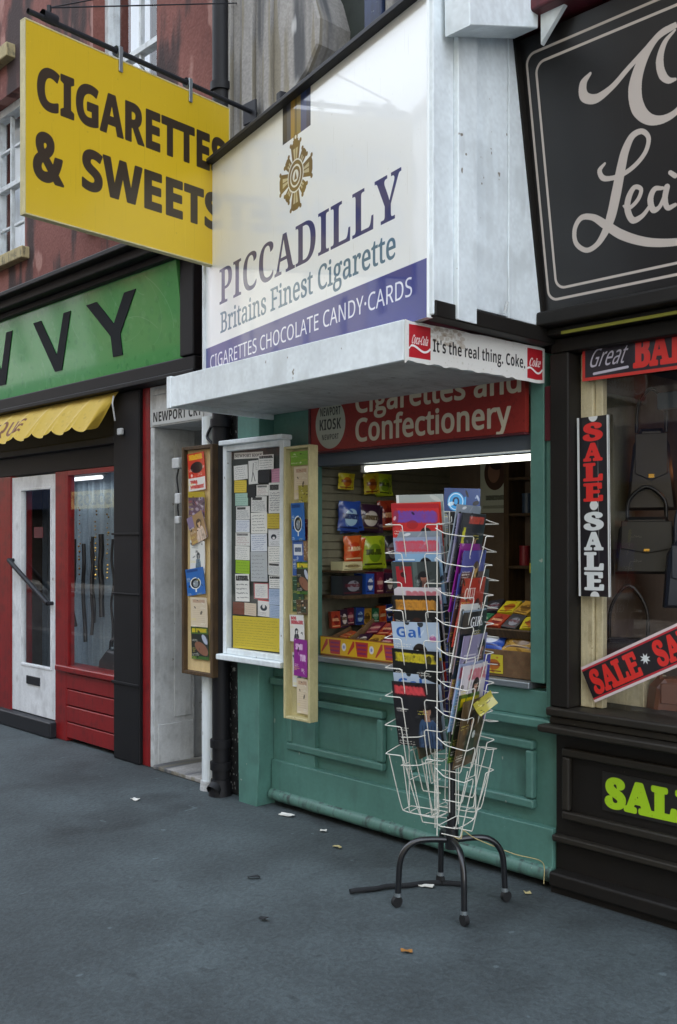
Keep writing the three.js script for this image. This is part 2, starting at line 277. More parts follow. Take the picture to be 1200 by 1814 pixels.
// ---------------------------------------------------------------- houses across the street (mirrored in the glass and the glossy signs)
{
  const mw = [M.cream, M.whiteDirty, M.render, M.stone], T = [[-150, -110, 25, 2, 'farthest red'], [-109.8, -62.2, 23, 2, 'long red'], [-62, -37, 20.4, 0, 'tall cream'], [-36.8, -27, 17.6, 1, 'white painted'], [-26.8, -14, 13.5, 2, 'red rendered'], [-13.8, 0, 12.5, 3, 'grey stone'], [0.2, 16, 13.5, 0, 'broad cream']];
  for (const [x0, x1, h, k, wd] of T) {
    const b = thing('opposite_house', wd + ' house standing across the street from the kiosk', 'building', [0, 0, 0], 0, 'houses across the street');
    const holes = [], n = Math.floor((x1 - x0) / (x0 < -60 ? 6 : 2.6)), st = (x1 - x0) / n;
    for (let y = 4.6; y < h - 2.6; y += 3.2) for (let i = 0; i < n; i++) holes.push([x0 + (i + 0.5) * st - 0.55, x0 + (i + 0.5) * st + 0.55, y, y + 1.9]);
    part(b, 'wall', ext(rect(x0, x1, 3.9, h), 0.4, 14, 0, holes.map((q) => rect(...q))), mw[k]);
    part(b, 'cornice', bx(x0, x1, h, h + 0.35, 13.75, 14.6, 0.05), M.stone);
    part(b, 'roof', bx(x0, x1, h - 0.3, h - 0.05, 14.41, 22, 0), M.dark);
    for (const q of holes) part(b, 'window', bx(q[0] - 0.02, q[1] + 0.02, q[2] - 0.02, q[3] + 0.02, 14.22, 14.3, 0), M.leatherBlue);
    part(b, 'shop_front', bx(x0 + 0.2, x1 - 0.2, 0, 2.7, 14.1, 14.5, 0), k === 0 ? M.cream : M.brown);
    part(b, 'fascia', bx(x0, x1, 2.72, 3.88, 13.8, 14.5, 0.03), k % 2 ? M.navy : M.brown);
    part(b, 'chimney', bx((x0 + x1) / 2, (x0 + x1) / 2 + 1.2, h - 0.05, h + 2.2, 16, 17.5, 0.05), M.render);
  }
  for (const [x0, x1, h, k, wd] of [[-60, -9.4, 15, 2, 'red rendered terrace house beyond the boutique on the same side'], [-150, -60.2, 17, 1, 'white terrace house far down the street on the same side'], [6.4, 30, 15, 3, 'stone terrace house beyond the leather shop on the same side']]) {
    const b = thing('terrace_house', wd, 'building', [0, 0, 0], 0, 'houses along the street'); part(b, 'wall', bx(x0, x1, 3.4, h, -9, 0, 0), mw[k]); part(b, 'shop_front', bx(x0, x1, 0, 2.8, -9, -0.1, 0), M.brown); part(b, 'fascia', bx(x0, x1, 2.82, 3.38, -9, 0.12, 0), k === 1 ? M.navy : M.maroon); part(b, 'cornice', bx(x0, x1, h, h + 0.3, -9, 0.3, 0), M.stone);
  }
  const t = print(3.5, 0.62, 200, (c) => { fit(c, 'SOLOSY', 0.5, 0.5, 2.7, 0.38, SANSB, '#4a4630'); c.fillStyle = '#4a4630'; c.beginPath(); c.arc(0.24, 0.44, 0.06, 0, 7); c.fill(); }, '#e6d98a');
  const p = new THREE.Mesh(plate(3.5, 0.62, 0.06), sheet(t, 0.6)); p.name = 'shop_sign'; p.position.set(-28.2, 2.98, 13.7); p.rotation.y = Math.PI; tag(p, 'long yellow lettered shop sign across the street, mirrored in the boutique window', 'sign'); used.shop_sign = 0; put(p, scene);
}

// ---------------------------------------------------------------- boutique on the left
{
  const s = thing('boutique_shopfront', 'red and black boutique shop front with white door and green fascia', 'shopfront');
  const T = print(4.16, 0.66, 400, (c) => {
    specks(c, 4.16, 0.66, 900, ['#2f6b3c', '#7fb07a', '#3c7f55', '#86b98c'], 0.004, 0.03);
    // scratches and smears on the plastic
    c.strokeStyle = '#9cc7a0'; for (let i = 0; i < 26; i++) { c.globalAlpha = rr(0.1, 0.35); c.lineWidth = rr(0.002, 0.008); const x = rr(1, 4), y = rr(0, 0.66), r = rr(0.1, 0.5), a = rr(0, 6); c.beginPath(); c.ellipse(x, y, r, r * 0.6, rr(0, 1), a, a + rr(0.6, 1.8)); c.stroke(); } c.globalAlpha = 1;
  }, '#58a05e');
  const fas = part(s, 'fascia_panel', plate(4.16, 0.672, 0.03), sheet(T, 0.12, { clearcoat: 0.7, clearcoatRoughness: 0.05 })); fas.position.set(-4.94, 3.135, 0.07); fas.rotation.x = 0.13;
  // letters V V Y, cut flat
  const L = (x, pts) => { const g = ext(pts.map(([a, b]) => [x + a, b]), 0.006, 0.0155, 0); part(fas, 'letter', g, flat(0x121a22, 0.6, { specularIntensity: 0.5 })); };
  const V = [[0, 0.21], [0.13, 0.21], [0.32, -0.09], [0.5, 0.21], [0.61, 0.21], [0.37, -0.21], [0.26, -0.21]];
  L(-0.93, V); L(0.055, V);
  L(0.9, [[0, 0.21], [0.15, 0.21], [0.35, 0.02], [0.53, 0.21], [0.68, 0.21], [0.42, -0.06], [0.42, -0.21], [0.29, -0.21], [0.29, -0.06]]);
  part(s, 'cornice', merge([bx(-7.1, -2.68, 3.49, 3.56, -0.0, 0.24, 0.01), bx(-7.1, -2.7, 3.44, 3.49, 0.0, 0.17, 0.01), bx(-7.1, -2.66, 3.56, 3.6, 0.0, 0.3, 0.01)]), M.blackPaint);
  part(s, 'fascia_frame', merge([bx(-2.855, -2.7, 2.8, 3.438, 0.0, 0.1, 0.01), bx(-7.1, -2.7, 2.7, 2.798, 0.0, 0.09, 0.012), bx(-7.1, -2.66, 2.665, 2.7, 0.0, 0.13, 0.008), bx(-7.1, -2.7, 2.798, 3.44, -0.02, 0.005, 0)]), M.blackPaint);
  part(s, 'header', merge([bx(-7.1, -3.79, 2.14, 2.664, -0.3, -0.02, 0.01), bx(-7.1, -3.8, 2.3, 2.36, -0.019, 0.03, 0.01)]), M.blackPaint);
  part(s, 'pillar', merge([bx(-3.785, -3.44, 0, 2.664, -0.3, 0.04, 0.012), bx(-3.8, -3.43, 0.55, 0.57, 0.041, 0.05, 0.003), bx(-3.8, -3.43, 1.2, 1.212, 0.041, 0.048, 0.003), bx(-3.8, -3.43, 1.63, 1.645, 0.041, 0.048, 0.003)]), M.blackPaint);
  part(s, 'red_post', bx(-3.437, -3.352, 0, 2.664, -0.28, 0.012, 0.006), M.redPaint);
  part(s, 'door_post', bx(-4.745, -4.56, 0.0, 2.139, -0.07, 0.0, 0.008), M.redPaint);
  part(s, 'door_post', bx(-5.85, -5.535, 0.0, 2.139, -0.2, 0.0, 0.008), M.redPaint);
  part(s, 'step', bx(-5.9, -4.72, 0.0, 0.13, -0.3, 0.06, 0.015), M.iron);
  // white door
  const d = new THREE.Group(); d.name = 'door'; s.add(d);
  part(d, 'leaf', ext(rect(-5.53, -4.75, 0.14, 2.125), 0.045, -0.06, 0.003, [rect(-5.375, -4.82, 0.53, 2.03)]), M.whiteDoor);
  part(d, 'bead', merge([bx(-5.374, -5.355, 0.531, 2.029, -0.045, -0.006), bx(-4.84, -4.821, 0.531, 2.029, -0.045, -0.006), bx(-5.354, -4.841, 0.531, 0.552, -0.045, -0.006), bx(-5.354, -4.841, 2.008, 2.029, -0.045, -0.006)]), M.whiteDoor);
  const dg = new THREE.PlaneGeometry(0.52, 1.46); dg.translate(-5.097, 1.28, -0.03); part(d, 'pane', dg, M.glass);
  part(d, 'push_bar', rod([-5.5, 1.42, 0.035], [-4.8, 1.08, 0.035], 0.02), M.iron);
  part(d, 'bracket', merge([rod([-5.5, 1.42, -0.02], [-5.5, 1.42, 0.045], 0.016), rod([-4.8, 1.08, -0.02], [-4.8, 1.08, 0.045], 0.016)]), M.iron);
  part(d, 'letter_box', bx(-5.25, -5.02, 0.385, 0.455, -0.014, 0.0, 0.004), M.iron);
  part(d, 'door_sign', bx(-5.15, -5.0, 1.61, 1.7, -0.028, -0.022, 0), M.maroon);
  // window
  part(s, 'window_frame', merge([bx(-4.558, -4.535, 0.6, 2.139, -0.06, 0.002), bx(-3.815, -3.786, 0.6, 2.139, -0.06, 0.002), bx(-4.534, -3.816, 2.1, 2.139, -0.06, 0.002)]), M.redPaint);
  const wg = new THREE.PlaneGeometry(0.716, 1.49); wg.translate(-4.1725, 1.345, -0.015); part(s, 'window_pane', wg, M.glass);
  part(s, 'window_sill', bx(-4.7, -3.786, 0.55, 0.599, -0.16, 0.03, 0.012), M.redPaint);
  for (let i = 0; i < 4; i++) part(s, 'plank', bx(-4.69, -3.787, 0.03 + i * 0.13, 0.152 + i * 0.13, -0.15, -0.005 + (i % 2) * 0.003, 0.008), M.redPaint);
  part(s, 'riser_back', bx(-4.69, -3.79, 0, 0.548, -0.2, -0.152, 0), M.redPaint);
  part(s, 'display_floor', bx(-4.74, -3.79, 0.5, 0.548, -0.9, -0.21, 0), M.darkWall);
  part(s, 'back_wall', merge([bx(-7, -3.45, 0, 2.66, -2.1, -2.0, 0), bx(-3.5, -3.44, 0, 2.66, -2.0, -0.31, 0), bx(-7, -6.9, 0, 2.66, -2, -0.3, 0), bx(-6.9, -5.86, 0, 2.139, -0.2, -0.03, 0)]), M.darkWall);
  part(s, 'inner_ceiling', bx(-6.9, -3.5, 2.6, 2.66, -2.0, -0.31, 0), M.darkWall);
  // pleated backcloth of the window
  const g = new THREE.PlaneGeometry(1.75, 1.9, 180, 1), p = g.attributes.position; for (let i = 0; i < p.count; i++) { const x = p.getX(i); p.setZ(i, 0.02 * Math.sin(x * 70) + 0.012 * Math.sin(x * 31 + 1)); } g.computeVertexNormals(); uvm(g); g.translate(-4.58, 1.4, -0.36); part(s, 'backcloth', g, M.curtain);
  const db = new THREE.PlaneGeometry(0.9, 2.1, 60, 1), q = db.attributes.position; for (let i = 0; i < q.count; i++) q.setZ(i, 0.02 * Math.sin(q.getX(i) * 60)); db.computeVertexNormals(); db.translate(-6.0, 1.2, -0.75); part(s, 'door_curtain', db, M.curtain);
  // belts and bead strings hanging in the window
  const bel = [[-4.8, 1.6, 0.72, 0.035], [-4.7, 1.56, 0.8, 0.04], [-4.6, 1.62, 0.7, 0.035], [-4.52, 1.58, 0.75, 0.03], [-4.42, 1.64, 0.66, 0.04], [-4.3, 1.6, 0.85, 0.035]];
  bel.forEach(([x, y, l, w], i) => solo('hanging_belt', ['first', 'second', 'third', 'fourth', 'fifth', 'sixth'][i] + ' dark belt from the door hanging in the boutique window', 'belt', tube([0, 0.2, 0.4, 0.6, 0.8, 1].map((q) => [x + rr(-0.022, 0.022), y - l * q, -0.2 - (i % 3) * 0.03 + rr(-0.01, 0.01)]), w * rr(0.3, 0.6), 30, 7, 0.5), i % 3 ? M.leatherBlack : M.leather, 'belts hanging in the boutique window'));
  [[-4.66, 1.86], [-4.4, 1.82], [-4.22, 1.84]].forEach(([x, y], i) => { const a = []; for (let k = 0; k < 16; k++) { const b = new THREE.OctahedronGeometry(rr(0.005, 0.013), 0); b.translate(x + rr(-0.014, 0.014), y - k * 0.036 + rr(-0.012, 0.012), -0.17); a.push(b); } solo('bead_string', ['glinting bead string beside the belts', 'glinting bead string nearer the black pillar', 'glinting bead string touching the black pillar side'][i] + ' in the boutique window', 'beads', merge(a), M.brass, 'bead strings in the boutique window'); });
  // dark bag on the window floor
  const bag = thing('shoulder_bag', 'black shoulder bag lying at the bottom of the boutique window', 'bag', [-4.13, 0.55, -0.2]);
  part(bag, 'body', ext([[-0.16, 0], [0.14, 0], [0.16, 0.08], [0.1, 0.17], [-0.04, 0.18], [-0.14, 0.1]], 0.12, -0.06, 0.015), M.leatherBlack);
  part(bag, 'strap', tube([[-0.12, 0.12, 0], [-0.08, 0.26, 0.01], [0.04, 0.29, 0], [0.1, 0.16, 0]], 0.008, 24), M.leatherBlack);
}
{
  const l = thing('window_lamp', 'lit fluorescent tube at the top of the boutique window', 'lamp', [-4.66, 2.09, -0.2]);
  const g = new THREE.CylinderGeometry(0.014, 0.014, 0.6, 12); g.rotateZ(Math.PI / 2); part(l, 'tube', g, new THREE.MeshStandardMaterial({ color: 0xffffff, emissive: new THREE.Color(0.9, 0.96, 1), emissiveIntensity: 0.7, roughness: 0.3 })); part(l, 'batten', bx(-0.34, 0.34, 0.016, 0.045, -0.03, 0.03, 0.004), M.whiteDirty);
  const a = new THREE.RectAreaLight(new THREE.Color(0.88, 0.95, 1), 10, 0.6, 0.03); a.position.set(0, -0.016, -0.002); a.rotation.x = -Math.PI / 2; l.add(a);
}
// yellow awning with a scalloped edge
{
  const T = print(3, 0.35, 300, (c) => { specks(c, 3, 0.35, 500, ['#8a6d20', '#f0dc90', '#a8882c'], 0.004, 0.02); fit(c, 'TIQUE', 1.0, 0.27, 0.7, 0.15, SANSB, '#7c4a22'); }, '#d8b640');
  const NX = 240, NY = 14, pos = [], uv = [], idx = [];
  for (let j = 0; j <= NY; j++) for (let i = 0; i <= NX; i++) {
    const u = i / NX, v = j / NY, n = 9, ph = u * n, sc = Math.abs(Math.sin(ph * Math.PI));
    const x = -6.6 + 2.93 * u - 0.06 * v * u, fold = Math.pow(1 - Math.abs(Math.sin(ph * Math.PI + v * 0.8)), 3);
    const drop = 0.235 + 0.05 * Math.pow(sc, 0.7);
    const end = ss(0.955, 1, u);
    pos.push(x - end * 0.12 * v, 2.665 - drop * v, 0.06 + 0.17 * Math.pow(v, 0.8) + 0.03 * fold * v - end * 0.16 * v * (1 - v * 0.3)); uv.push(u, 1 - v);
    if (i < NX && j < NY) { const a = j * (NX + 1) + i; idx.push(a, a + NX + 1, a + 1, a + 1, a + NX + 1, a + NX + 2); }
  }
  const g = new THREE.BufferGeometry(); g.setAttribute('position', new THREE.Float32BufferAttribute(pos, 3)); g.setAttribute('uv', new THREE.Float32BufferAttribute(uv, 2)); g.setIndex(idx); g.computeVertexNormals();
  const a = thing('awning', 'yellow canvas awning with scalloped edge hanging below the green fascia', 'awning');
  part(a, 'canvas', g, sheet(T, 0.8, { transmission: 0.25, thickness: 0, side: THREE.DoubleSide }));
  part(a, 'cord', tube([[-3.68, 2.63, 0.1], [-3.66, 2.57, 0.12], [-3.66, 2.45, 0.1]], 0.006, 12), M.whiteDirty);
  part(a, 'pulley', bx(-3.69, -3.63, 2.35, 2.4, 0.042, 0.07, 0.01), M.whiteDirty);
}
// passage entrance between the boutique and the kiosk
{
  const s = thing('court_entrance', 'white painted entrance to the court passage beside the boutique', 'entrance');
  part(s, 'jamb', merge([bx(-3.349, -3.3, 0, 2.38, -0.34, 0.005, 0.006), bx(-3.298, -3.29, 0.34, 2.3, -0.3, -0.16, 0.003), bx(-3.298, -3.284, 0.0, 0.3, -0.32, -0.02, 0.004)]), M.whiteDirty);
  part(s, 'lintel', merge([bx(-3.349, -2.5, 2.38, 2.663, -0.34, 0.008, 0.006), bx(-3.3, -2.56, 2.6, 2.63, 0.009, 0.02, 0.003)]), M.whiteDirty);
  part(s, 'passage_wall', merge([bx(-3.43, -3.36, 0, 2.66, -4, -0.345, 0), bx(-2.6, -2.52, 0, 2.66, -4, -0.02, 0), bx(-3.43, -2.52, 0, 2.66, -4.1, -4, 0)]), M.whiteDirty);
  part(s, 'passage_ceiling', bx(-3.35, -2.61, 2.6, 2.65, -3.99, -0.345, 0), M.whiteDirty);
  part(s, 'threshold', bx(-3.28, -2.63, 0.001, 0.03, -0.5, 0.03, 0.008), M.stone);
  const t = print(0.6, 0.11, 900, (c) => fit(c, 'NEWPORT CRT', 0.015, 0.088, 0.57, 0.066, SANSB, '#1b1b1b', 0, 2), '#c4c6c4');
  const m = part(s, 'street_name', plate(0.6, 0.11, 0.006), sheet(t, 0.5)); m.position.set(-3.01, 2.448, 0.012);
}
// pipes
{
  const w = thing('white_drainpipe', 'white painted drainpipe at the passage mouth beside the black wall', 'drainpipe');
  part(w, 'pipe', cyl(0.046, 0.046, 2.36, -2.56, 0.02, 0.075, 20), M.white); part(w, 'shoe', cyl(0.055, 0.05, 0.06, -2.56, 0, 0.08, 20), M.whiteDirty);
  const s = thing('black_pier', 'narrow black painted wall strip with chipped white spots beside the kiosk', 'wall');
  part(s, 'wall', bx(-2.518, -2.22, 0, 2.66, -0.3, 0.04, 0.01), M.blackChipped); part(s, 'conduit', rod([-2.27, 0.5, 0.06], [-2.27, 2.6, 0.06], 0.014), M.blackChipped);
  const b = thing('black_drainpipe', 'black iron drainpipe running down from the upper wall to the pavement', 'drainpipe');
  part(b, 'pipe', cyl(0.055, 0.055, 7, -2.4, 0.06, 0.1, 20), M.blackPaint);
  for (const y of [0.16, 0.3, 2.3, 4.4]) part(b, 'collar', cyl(0.068, 0.068, 0.05, -2.4, y, 0.1, 20), M.blackPaint);
  part(b, 'shoe', merge([cyl(0.075, 0.06, 0.1, -2.4, 0.0, 0.105, 20), rod([-2.4, 0.08, 0.1], [-2.39, 0.03, 0.17], 0.05, 12)]), M.blackPaint);
  const j = thing('junction_box', 'small grey electrical boxes and cable beside the brown framed magazine case', 'electrical box');
  for (const q of [bx(-2.86, -2.78, 2.06, 2.13, 0.1, 0.16, 0.008), bx(-2.84, -2.78, 1.83, 1.9, 0.1, 0.15, 0.008), bx(-2.84, -2.79, 1.7, 1.75, 0.1, 0.15, 0.008)]) part(j, 'box', q, M.whiteDirty); part(j, 'cable', tube([[-2.82, 2.06, 0.13], [-2.84, 2.0, 0.13], [-2.82, 1.9, 0.13], [-2.83, 1.8, 0.13], [-2.81, 1.7, 0.13]], 0.006, 24), M.iron); part(j, 'hanging_cable', tube([[-2.5, 2.32, 0.1], [-2.52, 2.25, 0.12], [-2.47, 2.2, 0.12], [-2.51, 2.15, 0.11], [-2.48, 2.02, 0.1]], 0.009, 40, 6, 0.5), M.iron); part(j, 'bracket', rod([-2.81, 2.1, 0.12], [-2.6, 2.1, 0.05], 0.008), M.iron);
}

// ---------------------------------------------------------------- kiosk
{
  const k = thing('kiosk', 'green painted tobacco kiosk with open serving hatch and white projecting canopy', 'kiosk');
  part(k, 'post', ext([[-2.2, 0], [-2.035, 0], [-2.015, 0.25], [-2.01, 2.46], [-2.21, 2.46], [-2.215, 0.9]], 0.14, -0.03, 0.004), M.green);
  part(k, 'side_wall', bx(-2.008, -1.64, 0.06, 2.46, -0.06, 0.0, 0.003), M.green);
  // stall riser
  part(k, 'riser', bx(-2.007, -0.005, 0.06, 0.898, -0.08, -0.03, 0), M.green);
  part(k, 'kick_board', merge([bx(-2.006, -0.004, 0.075, 0.275, -0.029, 0.02, 0.006)]), M.green);
  part(k, 'plinth_moulding', (() => { const g = new THREE.CylinderGeometry(0.036, 0.036, 2.0, 14, 40); const p = g.attributes.position; for (let i = 0; i < p.count; i++) { const s = 1 + 0.12 * (vn(p.getY(i) * 14 + 50, 3) - 0.5); p.setX(i, p.getX(i) * s); p.setZ(i, p.getZ(i) * s); } g.rotateZ(Math.PI / 2); g.translate(-1.005, 0.066, 0.012); return uvm(g); })(), M.greenDirty);
  const frame = (x0, x1, y0, y1) => merge([bx(x0, x1, y1 - 0.045, y1, -0.029, 0.012, 0.012), bx(x0, x1, y0, y0 + 0.045, -0.029, 0.012, 0.012), bx(x0, x0 + 0.045, y0 + 0.046, y1 - 0.046, -0.029, 0.012, 0.012), bx(x1 - 0.045, x1, y0 + 0.046, y1 - 0.046, -0.029, 0.012, 0.012)]);
  part(k, 'panel_moulding', frame(-1.88, -1.09, 0.35, 0.675), M.green);
  part(k, 'panel_moulding', frame(-0.92, -0.12, 0.34, 0.66), M.green);
  part(k, 'ledge', merge([bx(-1.99, -0.004, 0.73, 0.775, -0.029, 0.05, 0.01), bx(-1.99, -0.004, 0.776, 0.897, -0.029, 0.006, 0.004)]), M.green);
  part(k, 'counter', bx(-1.7, -0.13, 0.9, 0.932, -0.5, 0.028, 0.006), M.steel);
  part(k, 'corner_post', merge([bx(-0.128, -0.05, 0.934, 2.46, -0.12, 0.02, 0.006), bx(-0.048, -0.004, 0.78, 2.3, -0.1, 0.01, 0.006)]), M.green);
  part(k, 'red_strip', bx(-0.045, -0.008, 2.05, 2.3, 0.012, 0.024, 0.003), M.maroon);
  part(k, 'lintel', bx(-1.64, -0.13, 2.02, 2.1, -0.14, -0.02, 0.004), flat(0x5c6570, 0.6));
  part(k, 'inner_wall', merge([bx(-1.78, -1.705, 0, 2.4, -1.3, -0.062, 0), bx(-1.705, -0.05, 0, 2.4, -1.36, -1.3, 0), bx(-0.06, -0.006, 0, 2.4, -1.3, -0.125, 0)]), M.interior);
  for (let i = 0; i < 17; i++) part(k, 'slat', bx(-1.704, -1.692, 1.25 + i * 0.048, 1.292 + i * 0.048, -1.28, -0.07, 0.003), M.interior);
  part(k, 'dark_panelling', bx(-1.69, -0.061, 0.0, 2.3, -1.299, -1.27, 0), M.darkWall);
  part(k, 'inner_ceiling', bx(-1.78, -0.05, 2.3, 2.36, -1.3, -0.15, 0), M.darkWall);
  part(k, 'inner_floor', bx(-1.7, -0.06, 0.01, 0.05, -1.26, -0.09, 0), M.dark);
  // canopy: wedge shaped box whose front leans out to the right
  const cp = [[-1.95, 0.79], [-0.1, 0.92], [-0.06, 0.02], [-2.0, 0.02]];
  const flatPoly = (pts, y0, y1) => { const s = new THREE.Shape(pts.map(([x, z]) => new THREE.Vector2(x, -z))); const g = new THREE.ExtrudeGeometry(s, { depth: y1 - y0, bevelEnabled: false }); g.rotateX(-Math.PI / 2); g.translate(0, y0, 0); return uvm(g); };
  part(k, 'canopy_soffit', flatPoly([[-1.94, 0.77], [-0.12, 0.9], [-0.08, 0.03], [-1.97, 0.03]], 2.345, 2.36), M.whiteDirty);
  part(k, 'canopy_roof', flatPoly([[-1.94, 0.77], [-0.12, 0.9], [-0.08, 0.03], [-1.97, 0.03]], 2.45, 2.475), M.whiteDirty);
  const edge = (a, b, y0, y1, t) => { const dx = b[0] - a[0], dz = b[1] - a[1], l = Math.hypot(dx, dz), g = bx(0, l, y0, y1, -t, 0, 0.004); g.rotateY(-Math.atan2(dz, dx)); g.translate(a[0], 0, a[1]); return g; };
  part(k, 'canopy_front', edge(cp[0], cp[1], 2.316, 2.48, 0.02), M.white);
  part(k, 'canopy_side', edge([-0.099, 0.918], [-0.058, 0.02], 2.318, 2.478, 0.02), M.white);
  part(k, 'canopy_side', edge([-2.0, 0.02], [-1.95, 0.79], 2.316, 2.48, 0.02), M.white);
  part(k, 'end_cap', edge([-1.972, 0.792], [-1.93, 0.795], 2.312, 2.486, 0.03), M.white);
}
// lettering board over the hatch
{
  const t = print(1.52, 0.36, 800, (c) => {
    specks(c, 1.52, 0.36, 600, ['#401010', '#a83a2a', '#2a0c0c'], 0.002, 0.01);
    fit(c, 'Cigarettes and', 0.375, 0.155, 1.12, 0.125, SANS, '#c4bda8', 0, 5); fit(c, 'Confectionery', 0.375, 0.322, 1.06, 0.128, SANS, '#c4bda8', 0, 5);
    c.fillStyle = '#a9ada0'; c.beginPath(); c.ellipse(0.165, 0.2, 0.125, 0.15, 0, 0, 7); c.fill();
    fit(c, 'NEWPORT', 0.08, 0.15, 0.17, 0.05, SANSB, '#2c302e'); fit(c, 'KIOSK', 0.075, 0.235, 0.18, 0.065, SANSB, '#2c302e'); fit(c, 'NEWPORT', 0.095, 0.295, 0.14, 0.032, SANSB, '#3a3e3a');
  }, '#86211a');
  const s = thing('hatch_sign', 'dark red lettered board under the canopy above the hatch', 'sign', [-0.875, 2.265, 0.035]);
  part(s, 'board', plate(1.48, 0.335, 0.03), sheet(t, 0.5));
  part(s, 'frame', merge([bx(-0.76, -0.742, -0.17, 0.17, -0.02, 0.02, 0.003), bx(-0.742, 0.742, -0.18, -0.169, -0.02, 0.018, 0.003)]), M.maroon);
}
// advertising hoarding on the canopy
const hd = thing('advertising_hoarding', 'large white cigarette hoarding with blue lettering standing on the canopy', 'hoarding', [-0.012, 2.48, 0.885], -12.7 * Math.PI / 180);
{
  const W = 2.19, H = 1.285, t = print(W, H, 900, (c) => {
    specks(c, W, H, 500, ['#c9c9bd', '#b8b8ac', '#ffffff', '#a8a494'], 0.001, 0.006, 14);
    c.fillStyle = '#152a84'; c.fillRect(0, H - 0.235, W, 0.235);
    const y = (Y) => 3.765 - Y;
    fit(c, 'PICCADILLY', 0.19, y(2.935), 1.825, 0.2, SERB, '#1e2c6c'); fit(c, 'Britains Finest Cigarette', 0.205, y(2.772), 1.765, 0.112, SER, '#46708a', 0, 3);
    fit(c, 'CIGARETTES CHOCOLATE CANDY·CARDS', 0.06, y(2.588), 2.03, 0.078, SANS, '#e6e8f4');
    specks(c, W, H, 120, ['#ffffff', '#d8d8d0'], 0.001, 0.003);
    // ribbon and medal
    const rx = 0.965, rw = 0.285; [['#1f2536', 0, 0.16], ['#39425c', 0.16, 0.3], ['#a5823c', 0.3, 0.44], ['#6d5a34', 0.44, 0.52], ['#8d7a4a', 0.52, 0.66], ['#2c3f74', 0.66, 0.86], ['#1f2a50', 0.86, 1]].forEach(([k, a, b]) => { c.fillStyle = k; c.fillRect(rx + rw * a, 0, rw * (b - a) + 0.001, 0.185); });
    c.save(); c.translate(1.1, y(3.385)); const br = '#7a6234', lt = '#c9bd98', gap = '#e9e8de';
    for (let i = 0; i < 8; i++) { c.save(); c.rotate(i * Math.PI / 4); const l = i % 2 ? 0.135 : 0.165, w = i % 2 ? 0.03 : 0.05; c.fillStyle = br; c.beginPath(); c.moveTo(-0.014, 0); c.lineTo(-w, -l + 0.01); c.lineTo(-w * 0.4, -l - 0.004); c.lineTo(w * 0.4, -l - 0.004); c.lineTo(w, -l + 0.01); c.lineTo(0.014, 0); c.fill(); c.fillStyle = lt; c.beginPath(); c.moveTo(-0.006, -0.05); c.lineTo(-w * 0.5, -l + 0.03); c.lineTo(w * 0.5, -l + 0.03); c.lineTo(0.006, -0.05); c.fill(); c.fillStyle = br; c.fillRect(-0.003, -l + 0.02, 0.006, 0.1); for (const q of [-1, 1]) { c.beginPath(); c.arc(q * w, -l + 0.005, 0.011, 0, 7); c.fill(); } c.restore(); }
    for (const [r, k] of [[0.082, gap], [0.074, br], [0.056, gap], [0.046, br], [0.03, gap]]) { c.fillStyle = k; c.beginPath(); c.arc(0, 0, r, 0, 7); c.fill(); }
    c.fillStyle = br; c.beginPath(); c.moveTo(0, -0.022); c.lineTo(0.014, 0.018); c.lineTo(-0.014, 0.018); c.fill();
    c.fillStyle = br; c.beginPath(); c.arc(0, -0.19, 0.022, 0, 7); c.fill(); c.fillRect(-0.026, -0.178, 0.052, 0.02); c.fillStyle = gap; c.beginPath(); c.arc(0, -0.19, 0.01, 0, 7); c.fill(); c.restore();
  }, '#f1f4f3');
  const p = part(hd, 'sign_panel', plate(W, H, 0.03), sheet(t, 0.3, { clearcoat: 0.75, clearcoatRoughness: 0.03 })); p.position.set(-W / 2, H / 2, -0.02);
  part(hd, 'top_rail', bx(-W - 0.04, 0.01, H, H + 0.024, -0.09, 0.04, 0.005), M.iron);
  part(hd, 'edge_strip', bx(-W - 0.02, -W - 0.001, 0, H, -0.06, 0.012, 0.003), M.sash);
  part(hd, 'back_board', bx(-W, -0.06, 0.02, H - 0.002, -0.1, -0.04, 0), M.oldWood);
  part(hd, 'peg', bx(-1.29, -1.245, H + 0.025, H + 0.1, -0.04, 0, 0.006), M.iron);
}
{   // boarded white side of the hoarding, plank by plank, and the box on top
  const s = thing('hoarding_side', 'white boarded side wall of the hoarding next to the leather shop sign', 'boarding');
  part(s, 'corner_board', bx(-0.03, 0.012, 2.49, 4.1, 0.74, 0.868, 0.006), M.white);
  part(s, 'cover_strip', ext([[-0.028, 2.5], [0.03, 2.49], [0.03, 3.9], [-0.028, 3.9]], 0.115, 0.62, 0.004), M.white);
  part(s, 'plank', bx(-0.03, -0.002, 2.56, 3.86, 0.36, 0.615, 0.004), M.white);
  part(s, 'plank', bx(-0.03, 0.001, 2.555, 3.86, 0.02, 0.357, 0.004), M.white);
  part(s, 'bottom_rail', bx(-0.06, 0.02, 2.482, 2.549, 0.03, 0.86, 0.006), M.brown);
  part(s, 'bracket', rod([0.025, 2.56, 0.42], [0.04, 2.61, 0.42], 0.007), M.sash);
  const b = thing('white_box', 'white painted box fixed on top of the boarded hoarding side', 'box');
  const quad = [[0.817, 3.6], [0.37, 3.75], [0.36, 4.15], [0.83, 4.15]];
  const sh = new THREE.Shape(quad.map(([z, y]) => new THREE.Vector2(-z, y))), g = new THREE.ExtrudeGeometry(sh, { depth: 0.12, bevelEnabled: true, bevelSize: 0.004, bevelThickness: 0.004, bevelSegments: 1 }); g.rotateY(Math.PI / 2); g.translate(0.035, 0, 0); part(b, 'casing', uvm(g), M.white);
  part(b, 'front_flap', ext([[0.17, 3.68], [0.3, 3.82], [0.3, 4.15], [0.165, 4.15]], 0.02, 0.34, 0.003), M.white);
}
